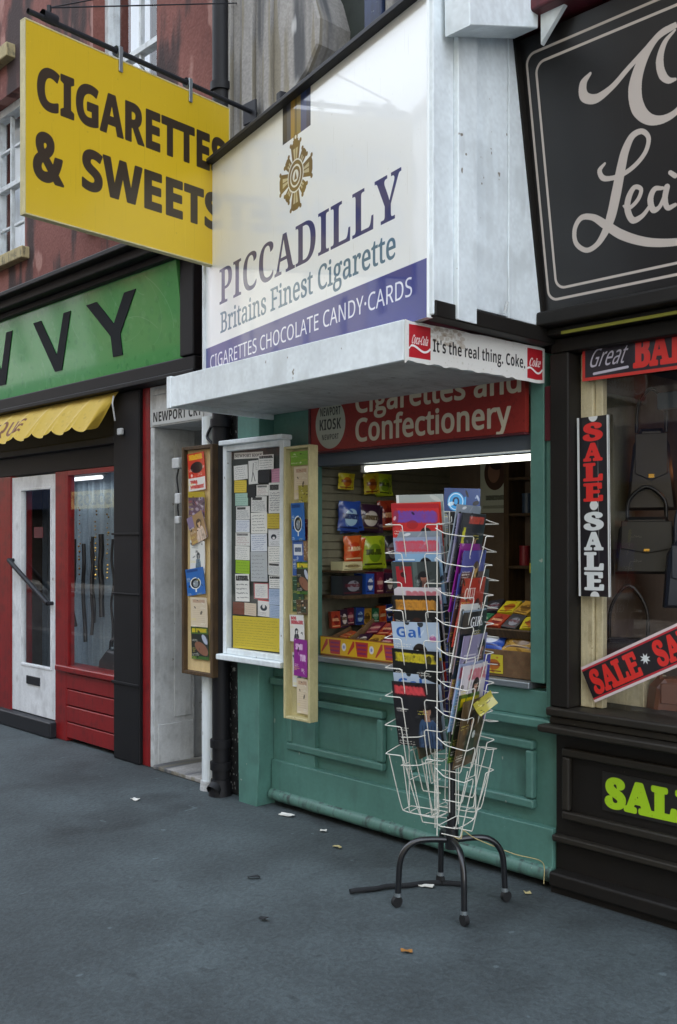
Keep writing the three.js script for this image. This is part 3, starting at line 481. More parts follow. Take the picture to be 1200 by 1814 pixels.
// soft drink strip along the canopy side
{
  const t = print(0.9, 0.16, 1100, (c) => {
    specks(c, 0.9, 0.16, 260, ['#b8b2a4', '#8d8268', '#c8c4b8'], 0.001, 0.006);
    c.fillStyle = '#6a4a2a'; for (let i = 0; i < 60; i++) { c.globalAlpha = rr(0.05, 0.25); c.beginPath(); c.ellipse(rr(0.15, 0.34), rr(0, 0.07), rr(0.003, 0.02), rr(0.003, 0.012), 0, 0, 7); c.fill(); } c.globalAlpha = 1;
    const badge = (x, w, s) => { c.fillStyle = '#b8242e'; c.fillRect(x, 0.014, w, 0.132); c.strokeStyle = '#f2eeea'; c.lineWidth = 0.009; c.beginPath(); c.moveTo(x, 0.105); c.bezierCurveTo(x + w * 0.35, 0.075, x + w * 0.6, 0.15, x + w, 0.1); c.stroke(); fit(c, s, x + w * 0.12, 0.09, w * 0.74, 0.036, 'italic bold $ serif', '#f2eeea', 0.2); };
    badge(0.02, 0.125, 'Coca-Cola'); badge(0.775, 0.11, 'Coke');
    fit(c, "It's the real thing. Coke.", 0.16, 0.108, 0.6, 0.052, SANSB, '#1d1b1c');
  }, '#e6e4de');
  const N = 60, pts = []; for (let i = 0; i <= N; i++) pts.push([i / N * 0.9 - 0.45, -0.078 - 0.012 * vn(i * 0.45 + 3, 1) - (i === 0 ? 0.012 : 0)]); pts.push([0.452, 0.07]); for (let i = N; i >= 0; i -= 2) pts.push([i / N * 0.9 - 0.45, 0.078 + 0.006 * (vn(i * 0.3, 9) - 0.5)]);
  const g = ext(pts, 0.004, 0), p = g.attributes.position, uv = g.attributes.uv; for (let i = 0; i < p.count; i++) { uv.setXY(i, clamp(p.getX(i) / 0.9 + 0.5), clamp((p.getY(i) + 0.08) / 0.16)); }
  const m = solo('drink_banner', 'white soft drink strip with red badges, torn edge, along the canopy side', 'banner', g, sheet(t, 0.35, { clearcoat: 0.3 }));
  m.position.set(-0.0725, 2.398, 0.47); m.rotation.y = Math.PI / 2 - 0.0456;
}

// ---------------------------------------------------------------- hanging yellow sign
{
  const W = 1.335, H = 0.94, t = print(W, H, 760, (c) => {
    specks(c, W, H, 420, ['#9a8418', '#e8d048', '#80701c', '#b49c20'], 0.001, 0.006, 24);
    fit(c, 'CIGARETTES', 0.065, 0.4, 1.235, 0.2, SANSB, '#33291c', 0, 5); fit(c, '&', 0.045, 0.755, 0.165, 0.23, SANSB, '#33291c', 0, 5); fit(c, 'SWEETS', 0.325, 0.73, 0.945, 0.2, SANSB, '#33291c', 0, 5);
  }, '#cbaa1c');
  const s = thing('hanging_sign', 'yellow lettered hanging sign projecting over the pavement', 'sign', [-2.028, 3.66, 0.957], Math.PI / 2 - 0.092 + 0.0);
  s.rotation.y = Math.PI / 2 + 0.092;
  part(s, 'panel', plate(W, H, 0.04), sheet(t, 0.35, { clearcoat: 0.4, clearcoatRoughness: 0.2 }));
  part(s, 'edging', merge([bx(-W / 2 - 0.006, -W / 2, -H / 2, H / 2, -0.022, 0.022, 0.002), bx(W / 2, W / 2 + 0.006, -H / 2, H / 2, -0.022, 0.022, 0.002), bx(-W / 2 - 0.006, W / 2 + 0.006, -H / 2 - 0.008, -H / 2, -0.022, 0.022, 0.002), bx(-W / 2 - 0.006, W / 2 + 0.006, H / 2, H / 2 + 0.008, -0.022, 0.022, 0.002)]), M.frameCream);
  for (const x of [-0.11, 0.37]) part(s, 'clip', merge([bx(x - 0.012, x + 0.012, H / 2 - 0.06, H / 2 + 0.075, 0.0225, 0.03, 0.003), rod([x - 0.016, H / 2 + 0.055, 0.0], [x + 0.016, H / 2 + 0.055, 0.0], 0.028, 10)]), M.steel);
  const r = thing('sign_bracket', 'dark iron rod with stay wires carrying the yellow sign', 'bracket');
  part(r, 'rod', rod([-2.118, 4.185, -0.03], [-1.965, 4.185, 1.6], 0.014, 9), M.iron);
  part(r, 'wall_plate', bx(-2.18, -2.06, 4.12, 4.25, 0.086, 0.1, 0.004), M.iron);
  part(r, 'collar', merge([rod([-1.985, 4.2, 1.44], [-1.975, 4.2, 1.52], 0.028, 9), rod([-1.98, 4.19, 1.48], [-1.98, 4.26, 1.48], 0.012)]), M.iron);
  part(r, 'stay_wire', merge([rod([-1.98, 4.25, 1.48], [-2.31, 4.95, 0.02], 0.004, 5), rod([-1.98, 4.25, 1.48], [-3.0, 5.35, 0.02], 0.004, 5), rod([-2.03, 4.2, 1.0], [-3.4, 4.9, 0.0], 0.002, 5)]), M.iron);
  part(r, 'eye_bolt', cyl(0.02, 0.02, 0.04, -2.31, 4.93, 0.02, 10), M.iron);
}

// ---------------------------------------------------------------- leather shop on the right
{
  const s = thing('leather_shopfront', 'dark brown leather goods shop front with lettered black fascia', 'shopfront');
  const W = 2.6, H = 1.17;      // fascia plane leans out: Y 2.62 .. 3.775
  const cosT = 1 / Math.hypot(1, 0.167), X0 = 0.0, YT = 3.775;
  const P = ([x, y]) => [x - X0, (YT - y) / cosT];
  const t = print(W, H, 700, (c) => {
    specks(c, W, H, 500, ['#2c2a2a', '#1a1818', '#3a3634'], 0.001, 0.008, 10);
    const K = '#c9beb6', k = 0.00094; const st = (pts, w) => brush(c, pts.map(P), w.map((q) => q * k), K);
    st([[0.338, 3.535], [0.301, 3.506], [0.3, 3.457], [0.347, 3.431], [0.426, 3.45], [0.506, 3.497], [0.592, 3.546], [0.658, 3.585], [0.719, 3.594]], [12, 36, 44, 40, 26, 22, 20, 16, 12]);
    st([[0.76, 3.59], [0.718, 3.583], [0.639, 3.569], [0.571, 3.507], [0.531, 3.418], [0.537, 3.337], [0.577, 3.285], [0.629, 3.266], [0.691, 3.275], [0.76, 3.33], [0.79, 3.43], [0.76, 3.53]], [10, 14, 26, 46, 62, 62, 46, 34, 26, 26, 40, 26]);
    st([[0.717, 3.572], [0.671, 3.542], [0.644, 3.482], [0.652, 3.426], [0.676, 3.399], [0.702, 3.395]], [8, 22, 34, 34, 24, 12]);
    st([[0.369, 3.169], [0.342, 3.147], [0.354, 3.115], [0.401, 3.103], [0.459, 3.109], [0.517, 3.134], [0.558, 3.171], [0.571, 3.216], [0.546, 3.246], [0.505, 3.242], [0.467, 3.196], [0.443, 3.138], [0.409, 3.039], [0.377, 2.956], [0.347, 2.904], [0.297, 2.855], [0.246, 2.844], [0.199, 2.884], [0.2, 2.944], [0.235, 2.98], [0.289, 2.971], [0.345, 2.929], [0.417, 2.872], [0.525, 2.82], [0.649, 2.793], [0.8, 2.79]], [10, 22, 24, 20, 20, 20, 20, 20, 22, 28, 38, 44, 48, 46, 36, 24, 22, 22, 22, 24, 28, 38, 42, 38, 32, 20]);
    st([[0.437, 2.983], [0.455, 2.967], [0.504, 2.992], [0.521, 3.028], [0.495, 3.043], [0.464, 3.01], [0.454, 2.963], [0.474, 2.917], [0.516, 2.924], [0.561, 2.962]], [8, 16, 18, 18, 20, 28, 30, 28, 20, 14]);
    st([[0.615, 3.009], [0.58, 3.014], [0.558, 2.979], [0.568, 2.936], [0.591, 2.939], [0.621, 2.98], [0.633, 3.009], [0.62, 2.964], [0.63, 2.93], [0.662, 2.934]], [14, 22, 28, 26, 18, 18, 26, 26, 22, 16]);
    st([[0.651, 3.06], [0.671, 3.042]], [18, 20]);
    for (const [x0, y0, x1, y1] of [[0.036, 3.705, 2.5, 2.668], [0.08, 3.658, 2.456, 2.712]]) { const [a, b] = P([x0, y0]), [e, f] = P([x1, y1]), q = 0.045; c.strokeStyle = K; c.lineWidth = 0.0115; c.beginPath(); c.moveTo(a + q, b); c.arcTo(e, b, e, f, q); c.arcTo(e, f, a, f, q); c.arcTo(a, f, a, b, q); c.arcTo(a, b, e, b, q); c.closePath(); c.stroke(); }
  }, '#1d1b1b');
  const fs = part(s, 'fascia_panel', plate(W, H, 0.03), sheet(t, 0.35, { clearcoat: 0.25, clearcoatRoughness: 0.25 })); fs.position.set(X0 + W / 2, (2.62 + 3.775) / 2, 0.1 + 0.167 * (3.1975 - 2.62) - 0.015); fs.rotation.x = Math.atan(0.167);
  const side = (x0, x1) => { const sh = new THREE.Shape([[-0.0, 2.5], [-0.12, 2.6], [-0.335, 3.8], [-0.0, 3.8]].map((q) => new THREE.Vector2(...q))); const g = new THREE.ExtrudeGeometry(sh, { depth: x1 - x0, bevelEnabled: false }); g.rotateY(Math.PI / 2); g.translate(x0, 0, 0); return uvm(g); };
  part(s, 'fascia_end', side(-0.0, 0.012 - 0.001), M.brown);
  part(s, 'cornice', merge([bx(0.0, 2.7, 3.8, 3.86, -0.02, 0.42, 0.012), bx(0.0, 2.7, 3.861, 3.95, -0.02, 0.36, 0.02), bx(0.0, 2.7, 3.951, 4.3, -0.02, 0.3, 0.01)]), M.maroon);
  part(s, 'frieze', merge([bx(0.0, 2.7, 2.545, 2.612, -0.02, 0.16, 0.012), bx(0.0, 2.7, 2.51, 2.544, -0.02, 0.1, 0.01), bx(-0.003, 2.7, 2.44, 2.508, -0.2, 0.04, 0.01)]), M.brown);
  part(s, 'post', bx(0.0, 0.098, 0.842, 2.438, -0.2, 0.05, 0.008), M.brown);
  part(s, 'post', bx(2.5, 2.6, 0.842, 2.438, -0.2, 0.05, 0.008), M.brown);
  part(s, 'yellow_bead', bx(0.1, 2.5, 2.505, 2.52, 0.102, 0.112, 0.003), flat(0x8a8a30, 0.6));
  const g = new THREE.PlaneGeometry(2.4, 1.59); g.translate(1.3, 1.64, -0.03); part(s, 'window_pane', g, M.glass);
  part(s, 'sill', merge([bx(-0.012, 2.62, 0.8, 0.841, -0.25, 0.07, 0.012), bx(-0.002, 2.62, 0.765, 0.799, -0.2, 0.05, 0.008), bx(-0.03, 2.64, 0.73, 0.764, -0.2, 0.11, 0.014)]), M.brownSill);
  part(s, 'riser', bx(0.003, 2.6, 0.06, 0.729, -0.2, 0.0, 0), M.brown);
  const fr = (x0, x1, y0, y1, w, z) => merge([bx(x0, x1, y1 - w, y1, 0.001, z, 0.012), bx(x0, x1, y0, y0 + w, 0.001, z, 0.012), bx(x0, x0 + w, y0 + w + 0.001, y1 - w - 0.001, 0.001, z, 0.012), bx(x1 - w, x1, y0 + w + 0.001, y1 - w - 0.001, 0.001, z, 0.012)]);
  part(s, 'panel_moulding', fr(0.05, 2.5, 0.335, 0.66, 0.04, 0.035), M.brownSill);
  part(s, 'rail', bx(0.005, 2.6, 0.23, 0.262, 0.001, 0.045, 0.01), M.brownSill);
  part(s, 'plinth', merge([bx(0.004, 2.62, 0.03, 0.1, -0.1, 0.07, 0.015), bx(0.004, 2.62, 0.0, 0.028, -0.1, 0.045, 0)]), M.brown);
  // sprayed yellow-green word on the panel
  const tt = print(1.2, 0.17, 700, (c) => { fit(c, 'SALE', 0.02, 0.145, 0.43, 0.118, SERB, '#a5cf1e', 0, 12); specks(c, 1.2, 0.17, 240, ['#2c2b20', '#8fae20'], 0.001, 0.004); }, '#1e1c18');
  const w = part(s, 'painted_word', plate(1.2, 0.17, 0.004), sheet(tt, 0.5)); w.position.set(0.845, 0.497, 0.006);
  // window interior
  part(s, 'cream_post', merge([bx(0.1, 0.165, 0.842, 2.438, -0.1, -0.045, 0.006), bx(0.167, 0.205, 0.842, 2.438, -0.1, -0.06, 0.006)]), M.cream);
  part(s, 'side_panel', bx(0.0, 0.04, 0.842, 2.438, -1.9, -0.21, 0.003), M.darkWall);
  part(s, 'cream_panel', bx(0.041, 0.047, 1.55, 2.3, -0.62, -0.3, 0.002), M.interior);
  part(s, 'back_wall', merge([bx(0.0, 2.6, 0, 2.5, -2.1, -2.0, 0), bx(2.55, 2.6, 0, 2.5, -2, -0.2, 0), bx(0.0, 2.6, 2.51, 2.56, -2, -0.2, 0)]), M.darkWall);
  part(s, 'display_floor', bx(0.05, 2.5, 0.76, 0.8, -1.9, -0.26, 0), M.darkWall);
  part(s, 'valance', bx(0.28, 2.5, 2.2, 2.28, -0.45, -0.4, 0.01), flat(0x54606a, 0.7));
  part(s, 'shelf', bx(0.4, 2.5, 1.9, 1.92, -1.5, -1.0, 0.003), flat(0x6a6a60, 0.6));
}
const leatherBag = (label, x, y, z, w, h, m, ry, handle = 1, sides = 0.85) => {
  const b = thing('handbag', label, 'handbag', [x, y, z], ry, 'leather bags in the shop window');
  part(b, 'body', ext([[-w / 2, 0], [w / 2, 0], [w / 2 * sides, h * 0.8], [w / 2 * sides - 0.03, h], [-w / 2 * sides + 0.03, h], [-w / 2 * sides, h * 0.8]], 0.08, -0.04, 0.014), m);
  part(b, 'flap', ext([[-w / 2 * sides, h * 0.45], [0, h * 0.36], [w / 2 * sides, h * 0.45], [w / 2 * sides, h * 0.96], [-w / 2 * sides, h * 0.96]], 0.006, 0.055, 0.003), m);
  part(b, 'clasp', bx(-0.014, 0.014, h * 0.38, h * 0.44, 0.064, 0.072, 0.003), M.brass);
  part(b, 'handle', tube([[-w * 0.34, h, 0], [-w * 0.3, h + 0.16 * handle, 0], [0, h + 0.26 * handle, 0], [w * 0.3, h + 0.16 * handle, 0], [w * 0.34, h, 0]], 0.009, 30, 7, 0.5), m);
};
leatherBag('long brown leather bag hanging high behind the vertical sale sign', 0.2, 1.75, -0.5, 0.2, 0.36, M.leather, 0.5, 0.8, 0.7);
leatherBag('black leather bag with brass clasp hanging below the long brown bag', 0.22, 1.45, -0.42, 0.26, 0.24, M.leatherBlack, 0.5, 0.6);
leatherBag('dark blue leather bag hanging beside the vertical sale sign', 0.44, 1.3, -0.45, 0.24, 0.28, M.leatherBlue, 0.6, 0.9);
leatherBag('dark brown handbag with tall looped handle standing above the slanted sale sign', 0.16, 0.98, -0.36, 0.26, 0.14, M.leather, 0.5, 1.0);
leatherBag('black handbag hanging deep in the shop window', 0.55, 1.75, -0.9, 0.26, 0.24, M.leatherBlack, 0.5, 1.0);
leatherBag('tan leather bag lying on the window floor below the slanted sign', 0.42, 0.802, -0.35, 0.26, 0.16, M.leatherTan, 0.9, 0.3);
solo('bag_stand', 'cream box in the shop window carrying the dark brown handbag', 'box', bx(0.05, 0.3, 0.802, 0.964, -0.46, -0.25, 0.004), M.cream);
{
  const l = thing('display_lamp', 'small amber lit bulb inside the leather shop window', 'lamp', [0.36, 1.98, -0.6]);
  part(l, 'bulb', new THREE.SphereGeometry(0.022, 14, 10), new THREE.MeshStandardMaterial({ color: 0xffb060, emissive: 0xffa040, emissiveIntensity: 1.2 }));
  part(l, 'holder', cyl(0.02, 0.016, 0.05, 0, 0.02, 0, 10), M.iron);
  const q = new THREE.PointLight(0xffa050, 0.012); q.position.set(0, -0.04, 0); q.castShadow = true; l.add(q);
}
// sale signs
{
  const fat = (c, t, x, y, w, h, k) => fit(c, t, x, y, w, h, SERB, k, 0, 9);
  const v = print(0.165, 0.81, 900, (c) => {
    c.fillStyle = '#d8dad8'; c.fillRect(0, 0, 0.012, 0.81); c.fillRect(0.155, 0, 0.008, 0.81); c.beginPath(); c.arc(0.085, 0.0, 0.024, 0, 7); c.arc(0.085, 0.4, 0.022, 0, 7); c.arc(0.085, 0.81, 0.024, 0, 7); c.fill();
    [...'SALE'].forEach((l, i) => { fat(c, l, 0.036, 0.105 + i * 0.091, 0.092, 0.074, '#d8302a'); fat(c, l, 0.036, 0.508 + i * 0.09, 0.092, 0.074, '#d9dedd'); });
    specks(c, 0.165, 0.81, 100, ['#403c3c', '#888'], 0.0005, 0.002);
  }, '#201e20');
  const a = solo('sale_sign', 'tall narrow black sale sign with red and white letters on the leather shop window', 'sign', plate(0.16, 0.8, 0.006), sheet(v, 0.3, { clearcoat: 0.3 })); a.position.set(0.19, 1.745, -0.012); a.rotation.z = 0.012;
  const d = print(1.0, 0.165, 800, (c) => {
    c.fillStyle = '#d8c8c8'; c.fillRect(0, 0, 1, 0.012); c.fillRect(0, 0.153, 1, 0.012); c.fillStyle = '#b82834'; c.fillRect(0, 0.012, 1, 0.008); c.fillRect(0, 0.145, 1, 0.008);
    for (let i = 0; i < 3; i++) { fat(c, 'SALE', 0.025 + i * 0.34, 0.133, 0.25, 0.1, '#d8302a'); c.fillStyle = '#d9dedd'; c.beginPath(); for (let k = 0; k < 16; k++) { const r = k % 2 ? 0.012 : 0.026, x = 0.315 + i * 0.34 + r * Math.cos(k * Math.PI / 8), y = 0.08 + r * Math.sin(k * Math.PI / 8); k ? c.lineTo(x, y) : c.moveTo(x, y); } c.fill(); }
  }, '#241f22');
  const b = solo('sale_sign', 'black sale strip with red letters slanting across the leather shop window', 'sign', plate(1.0, 0.165, 0.006), sheet(d, 0.3, { clearcoat: 0.3 })); b.position.set(0.605, 1.17, -0.018); b.rotation.z = 0.46;
  const e = print(1.6, 0.19, 700, (c) => {
    c.strokeStyle = '#c8342c'; c.lineWidth = 0.03; c.strokeRect(0, 0, 1.6, 0.19); fit(c, 'Great', 0.035, 0.132, 0.18, 0.08, 'italic $ sans-serif', '#c9c4d4', 0.25); c.strokeStyle = '#c9c4d4'; c.lineWidth = 0.012; c.lineCap = 'round'; c.beginPath(); c.moveTo(0.06, 0.162); c.lineTo(0.225, 0.152); c.stroke();
    fat(c, 'BAR', 0.255, 0.155, 0.25, 0.125, '#d8302a');
  }, '#26202a');
  const f = solo('bargain_sign', 'black banner with red border across the top of the leather shop window', 'sign', plate(1.6, 0.19, 0.006), sheet(e, 0.35, { clearcoat: 0.3 })); f.position.set(0.934, 2.4, -0.01);
}

// ---------------------------------------------------------------- printed matter: atlas of covers, cards and packets
const cells = {}; let atlasMat, coverMat;
{
  const N = 2048, cv = document.createElement('canvas'); cv.width = cv.height = N; const c = cv.getContext('2d'); c.fillStyle = '#ddd'; c.fillRect(0, 0, N, N);
  let cx = 0, cy = 0, rowH = 0;
  const cell = (name, w, h, bg, draw) => {
    if (cx + w > N) { cx = 0; cy += rowH + 4; rowH = 0; }
    cells[name] = [(cx + 1) / N, 1 - (cy + h - 1) / N, (cx + w - 1) / N, 1 - (cy + 1) / N]; rowH = Math.max(rowH, h);
    c.save(); c.beginPath(); c.rect(cx, cy, w, h); c.clip(); c.translate(cx, cy); c.fillStyle = bg; c.fillRect(0, 0, w, h); draw && draw(w, h); c.restore(); cx += w + 4;
  };
  const scrawl = (x0, y0, x1, y1, n, col, lw = 1.6) => { c.strokeStyle = col; c.lineWidth = lw; for (let i = 0; i < n; i++) { const y = y0 + (y1 - y0) * (i + 0.5) / n, e = x1 - rr(0, 0.25) * (x1 - x0); c.beginPath(); c.moveTo(x0, y); for (let x = x0; x < e; x += 3) { if (rnd() < 0.14) c.moveTo(x + 3, y); else c.lineTo(x + 2, y + rr(-2.6, 2.6)); } c.stroke(); } };
  // a dressed figure, half length
  const figure = (x, y, s, skin, hair, cloth) => {
    c.fillStyle = cloth; c.beginPath(); c.moveTo(x - s * 0.62, y + s * 2.2); c.quadraticCurveTo(x - s * 0.62, y + s * 0.55, x - s * 0.2, y + s * 0.42); c.lineTo(x + s * 0.2, y + s * 0.42); c.quadraticCurveTo(x + s * 0.66, y + s * 0.55, x + s * 0.66, y + s * 2.2); c.fill();
    c.fillStyle = hair; c.beginPath(); c.ellipse(x, y + s * 0.06, s * 0.4, s * 0.52, 0, 0, 7); c.fill();
    c.fillStyle = skin; c.beginPath(); c.moveTo(x - s * 0.12, y); c.lineTo(x + s * 0.12, y); c.lineTo(x + s * 0.16, y + s * 0.58); c.lineTo(x - s * 0.16, y + s * 0.58); c.fill(); c.beginPath(); c.ellipse(x + s * 0.02, y, s * 0.22, s * 0.3, 0, 0, 7); c.fill();
    c.fillStyle = hair; c.beginPath(); c.ellipse(x, y - s * 0.2, s * 0.27, s * 0.16, 0, 0, 7); c.fill();
    for (let i = 0; i < 26; i++) { c.globalAlpha = rr(0.06, 0.2); c.fillStyle = rnd() < 0.5 ? '#000' : '#fff'; c.beginPath(); c.ellipse(x + rr(-0.6, 0.6) * s, y + rr(-0.3, 1.9) * s, rr(0.04, 0.2) * s, rr(0.04, 0.3) * s, rr(0, 3), 0, 7); c.fill(); }
    c.globalAlpha = 0.5; c.strokeStyle = hair; c.lineWidth = s * 0.04; for (let i = 0; i < 7; i++) { c.beginPath(); c.moveTo(x - s * 0.5 + i * s * 0.17, y + s * 0.8); c.lineTo(x - s * 0.5 + i * s * 0.17 + rr(-8, 8), y + s * 2.1); c.stroke(); } c.globalAlpha = 1;
  };
  const blot = (w, h, n, cols, s0 = 8, s1 = 30) => { for (let i = 0; i < n; i++) { c.globalAlpha = rr(0.3, 0.8); c.fillStyle = cols[Math.floor(rnd() * cols.length)]; c.beginPath(); c.ellipse(rr(0, w), rr(0, h), rr(s0, s1), rr(s0, s1) * 0.6, rr(0, 3), 0, 7); c.fill(); } c.globalAlpha = 1; };
  const title = (t, x, y, w, h, f, k) => fit(c, t, x, y, w, h, f, k);
  const blur = (x, y, w, h, k, n = 8) => { let t = ''; for (let i = 0; i < n; i++) t += 'AEIOUE'[Math.floor(rnd() * 6)].repeat(i % 2) + (i % 2 ? '' : 'NRSTLMDN'[Math.floor(rnd() * 8)]); const f = rnd() < 0.5 ? SERB : SANSB; for (const [dx, dy, al] of [[-0.03, 0, 0.4], [0.028, 0.05, 0.4], [0, -0.06, 0.5], [0.05, 0.02, 0.3]]) { c.globalAlpha = al; fit(c, t, x + dx * w, y + h + dy * h, w, h, f, k, 0, 10); } c.globalAlpha = 1; };   // smeared lettering, too soft to read
  const mw = 210, mh = 284;
  const mag = (n, bg, f) => cell(n, mw, mh, bg, (w, h) => { f(w, h); blot(w, h, 8, ['#000', '#fff', bg], 4, 22); for (let i = 0; i < 5; i++) { const x = rnd() < 0.6 ? 8 : 110, y = rr(75, 270); c.globalAlpha = 0.8; scrawl(x, y, x + rr(40, 85), y + 22, 2, rnd() < 0.7 ? '#f0ece0' : '#e8d860', 3); c.globalAlpha = 1; } });
  mag('m_pale', '#a9b5b0', (w, h) => { blot(w, h, 14, ['#5e7a78', '#d8dcd6', '#7d8a84']); figure(130, 90, 70, '#d6a08c', '#3a2c28', '#c86a86'); c.fillStyle = '#e8ece8'; c.fillRect(0, 0, 14, h); });
  mag('m_red', '#c92c2c', (w, h) => { blur(14, 34, 180, 44, '#6a4ab0', 9); figure(150, 130, 66, '#c68a76', '#33221c', '#d06a8a'); blot(w, h, 5, ['#a02226', '#d84038'], 20, 40); c.fillStyle = '#b02028'; c.fillRect(0, 0, w, 20); });
  mag('m_blue', '#8fb6d8', (w, h) => { c.fillStyle = '#9aa6c0'; c.fillRect(0, 0, w, 70); blur(14, 18, 180, 40, '#d24a5a', 10); c.fillStyle = '#e8f2f8'; for (let i = 0; i < 8; i++) c.fillRect(14, 92 + i * 13, 78 - (i % 3) * 8, 6); figure(140, 120, 74, '#b87c60', '#1c1818', '#5a4a50'); });
  mag('m_grey', '#3c4442', (w, h) => { c.fillStyle = '#a81e28'; c.fillRect(20, 20, 70, 200); c.fillStyle = '#586460'; c.fillRect(96, 0, 20, h); figure(140, 70, 64, '#a06a58', '#141414', '#2a2c30'); });
  mag('m_orange', '#191614', (w, h) => { blur(18, 22, 170, 38, '#d8922c', 10); figure(105, 130, 78, '#c8843c', '#3a2010', '#6a3c14'); });
  mag('m_lake', '#b7c8dc', (w, h) => { title('Gal', 20, 66, 110, 44, SANSB, '#2a60b4'); figure(120, 130, 84, '#c08c6c', '#2c2420', '#3a4038'); c.fillStyle = '#c070a0'; c.beginPath(); c.arc(180, 70, 14, 0, 7); c.fill(); });
  mag('m_yellow', '#141512', (w, h) => { blur(20, 18, 170, 34, '#d6c428', 9); figure(110, 110, 70, '#8c6a54', '#0e0e0e', '#5a2a2a'); });
  mag('m_long', '#211f22', (w, h) => { c.fillStyle = '#3a1418'; c.fillRect(8, 10, 150, 52); blur(16, 20, 130, 32, '#e04a50', 6); figure(150, 120, 80, '#a87c66', '#181414', '#3c5478'); });
  mag('m_disc', '#1f3f78', (w, h) => { c.fillStyle = '#3aa0dc'; c.beginPath(); c.arc(70, 68, 48, 0, 7); c.fill(); c.strokeStyle = '#cfe6f4'; c.lineWidth = 5; c.beginPath(); c.arc(70, 68, 40, 0, 7); c.stroke(); title('O', 50, 90, 40, 44, SANSB, '#102a50'); title('l', 118, 96, 10, 50, SANSB, '#3aa0dc'); c.fillStyle = '#a8b2b8'; c.fillRect(0, 140, w, 144); figure(110, 170, 60, '#c8a090', '#4a3c38', '#8a90a8'); });
  mag('m_group', '#8e98a2', (w, h) => { for (let i = 0; i < 4; i++) figure(30 + i * 50, 50 + (i % 2) * 26, 44, '#b08a78', '#2c2826', ['#3a4460', '#c8c8cc', '#7a3038', '#20242c'][i]); blot(w, h, 5, ['#cdd4da', '#5a6470'], 6, 18); });
  mag('m_night', '#25272e', (w, h) => { blur(60, 16, 130, 26, '#c84a3a', 7); c.fillStyle = '#c8c424'; c.fillRect(20, 60, 22, 90); figure(130, 110, 60, '#a87860', '#141214', '#4a3a54'); });
  mag('m_plum', '#6a4c4a', (w, h) => { c.fillStyle = '#4a4c94'; c.fillRect(0, 0, w, 90); figure(120, 80, 76, '#b88840', '#4a3420', '#8a5a2a'); });
  mag('m_scarlet', '#b03324', (w, h) => { title('OUI', 26, 90, 90, 48, SERB, '#ead8cc'); figure(150, 120, 70, '#7a3a34', '#3a1414', '#6a1c20'); });
  mag('m_girl', '#1b1f24', (w, h) => { title('GIRL', 70, 70, 120, 40, SERB, '#e8eaec'); c.fillStyle = '#8a9aa8'; c.fillRect(0, 0, w, 8); c.fillStyle = '#2c3844'; c.fillRect(0, 120, w, 164); c.fillStyle = '#7a8a94'; for (let i = 0; i < 4; i++) c.fillRect(30, 140 + i * 14, 90, 5); });
  mag('m_silver', '#a9a6b4', (w, h) => { c.fillStyle = '#8a86a4'; c.fillRect(0, 0, w, 120); c.fillStyle = '#c8c4d0'; for (let i = 0; i < 3; i++) c.fillRect(20, 80 + i * 14, 100, 6); figure(170, 60, 80, '#a87468', '#1a1416', '#3c2a30'); });
  mag('m_white', '#d8d0d4', (w, h) => { blur(60, 20, 130, 40, '#c8707a', 5); figure(120, 90, 74, '#b07a5c', '#1c1614', '#d2603c'); blot(w, h, 4, ['#c84a5a', '#e8a0a8'], 8, 26); });
  mag('m_olive', '#a39a3c', (w, h) => { blot(w, h, 10, ['#6a6420', '#c8c060', '#4a3c1c']); });
  mag('m_brown', '#59452c', (w, h) => { blot(w, h, 12, ['#3a2a18', '#8a6a40', '#2c2418']); figure(100, 90, 70, '#a8805c', '#201814', '#33402c'); });
  mag('c_red', '#d23a24', (w, h) => { blur(20, 14, 160, 34, '#f0c428', 7); c.fillStyle = '#2a1014'; c.beginPath(); c.ellipse(105, 110, 76, 42, 0, 0, 7); c.fill(); c.fillStyle = '#e6e0da'; c.fillRect(0, 186, w, 98); blur(22, 205, 80, 22, '#c43a34', 4); blur(22, 242, 160, 24, '#c43a34', 8); });
  mag('c_mix', '#6a5460', (w, h) => { c.fillStyle = '#b8a02c'; c.fillRect(0, 0, w, 62); blur(20, 18, 150, 22, '#5a4c14', 8); blot(w, h, 26, ['#c8bcc8', '#2c2430', '#a85a50', '#8a7a9a']); c.fillStyle = '#b8a02c'; c.fillRect(0, 0, w, 50); });
  mag('c_skin', '#a8875c', (w, h) => { c.fillStyle = '#8a7a96'; c.fillRect(0, 0, 70, 120); figure(130, 100, 90, '#d0a890', '#5a4430', '#e0c8b4'); });
  mag('c_white', '#e2e2dc', (w, h) => { c.fillStyle = '#b0b4b2'; for (let i = 0; i < 3; i++) c.fillRect(20, 26 + i * 18, 90, 7); figure(110, 130, 60, '#9a9a98', '#3c4244', '#6a8496'); c.fillStyle = '#222'; c.fillRect(160, 22, 14, 14); });
  mag('c_disc', '#2468b4', (w, h) => { blur(16, 14, 120, 22, '#123c7a', 6); c.fillStyle = '#e8ece8'; c.beginPath(); c.arc(100, 160, 62, 0, 7); c.fill(); c.fillStyle = '#1c2026'; c.beginPath(); c.arc(100, 160, 52, 0, 7); c.fill(); c.fillStyle = '#8a949a'; c.beginPath(); c.ellipse(100, 166, 30, 36, 0, 0, 7); c.fill(); c.fillStyle = '#e8ece8'; c.fillRect(92, 218, 16, 34); });
  mag('c_beige', '#d8c8ac', (w, h) => { blur(30, 24, 150, 26, '#b8967c', 9); c.fillStyle = '#ccb89c'; for (let i = 0; i < 9; i++) c.fillRect(30, 90 + i * 18, 140, 5); });
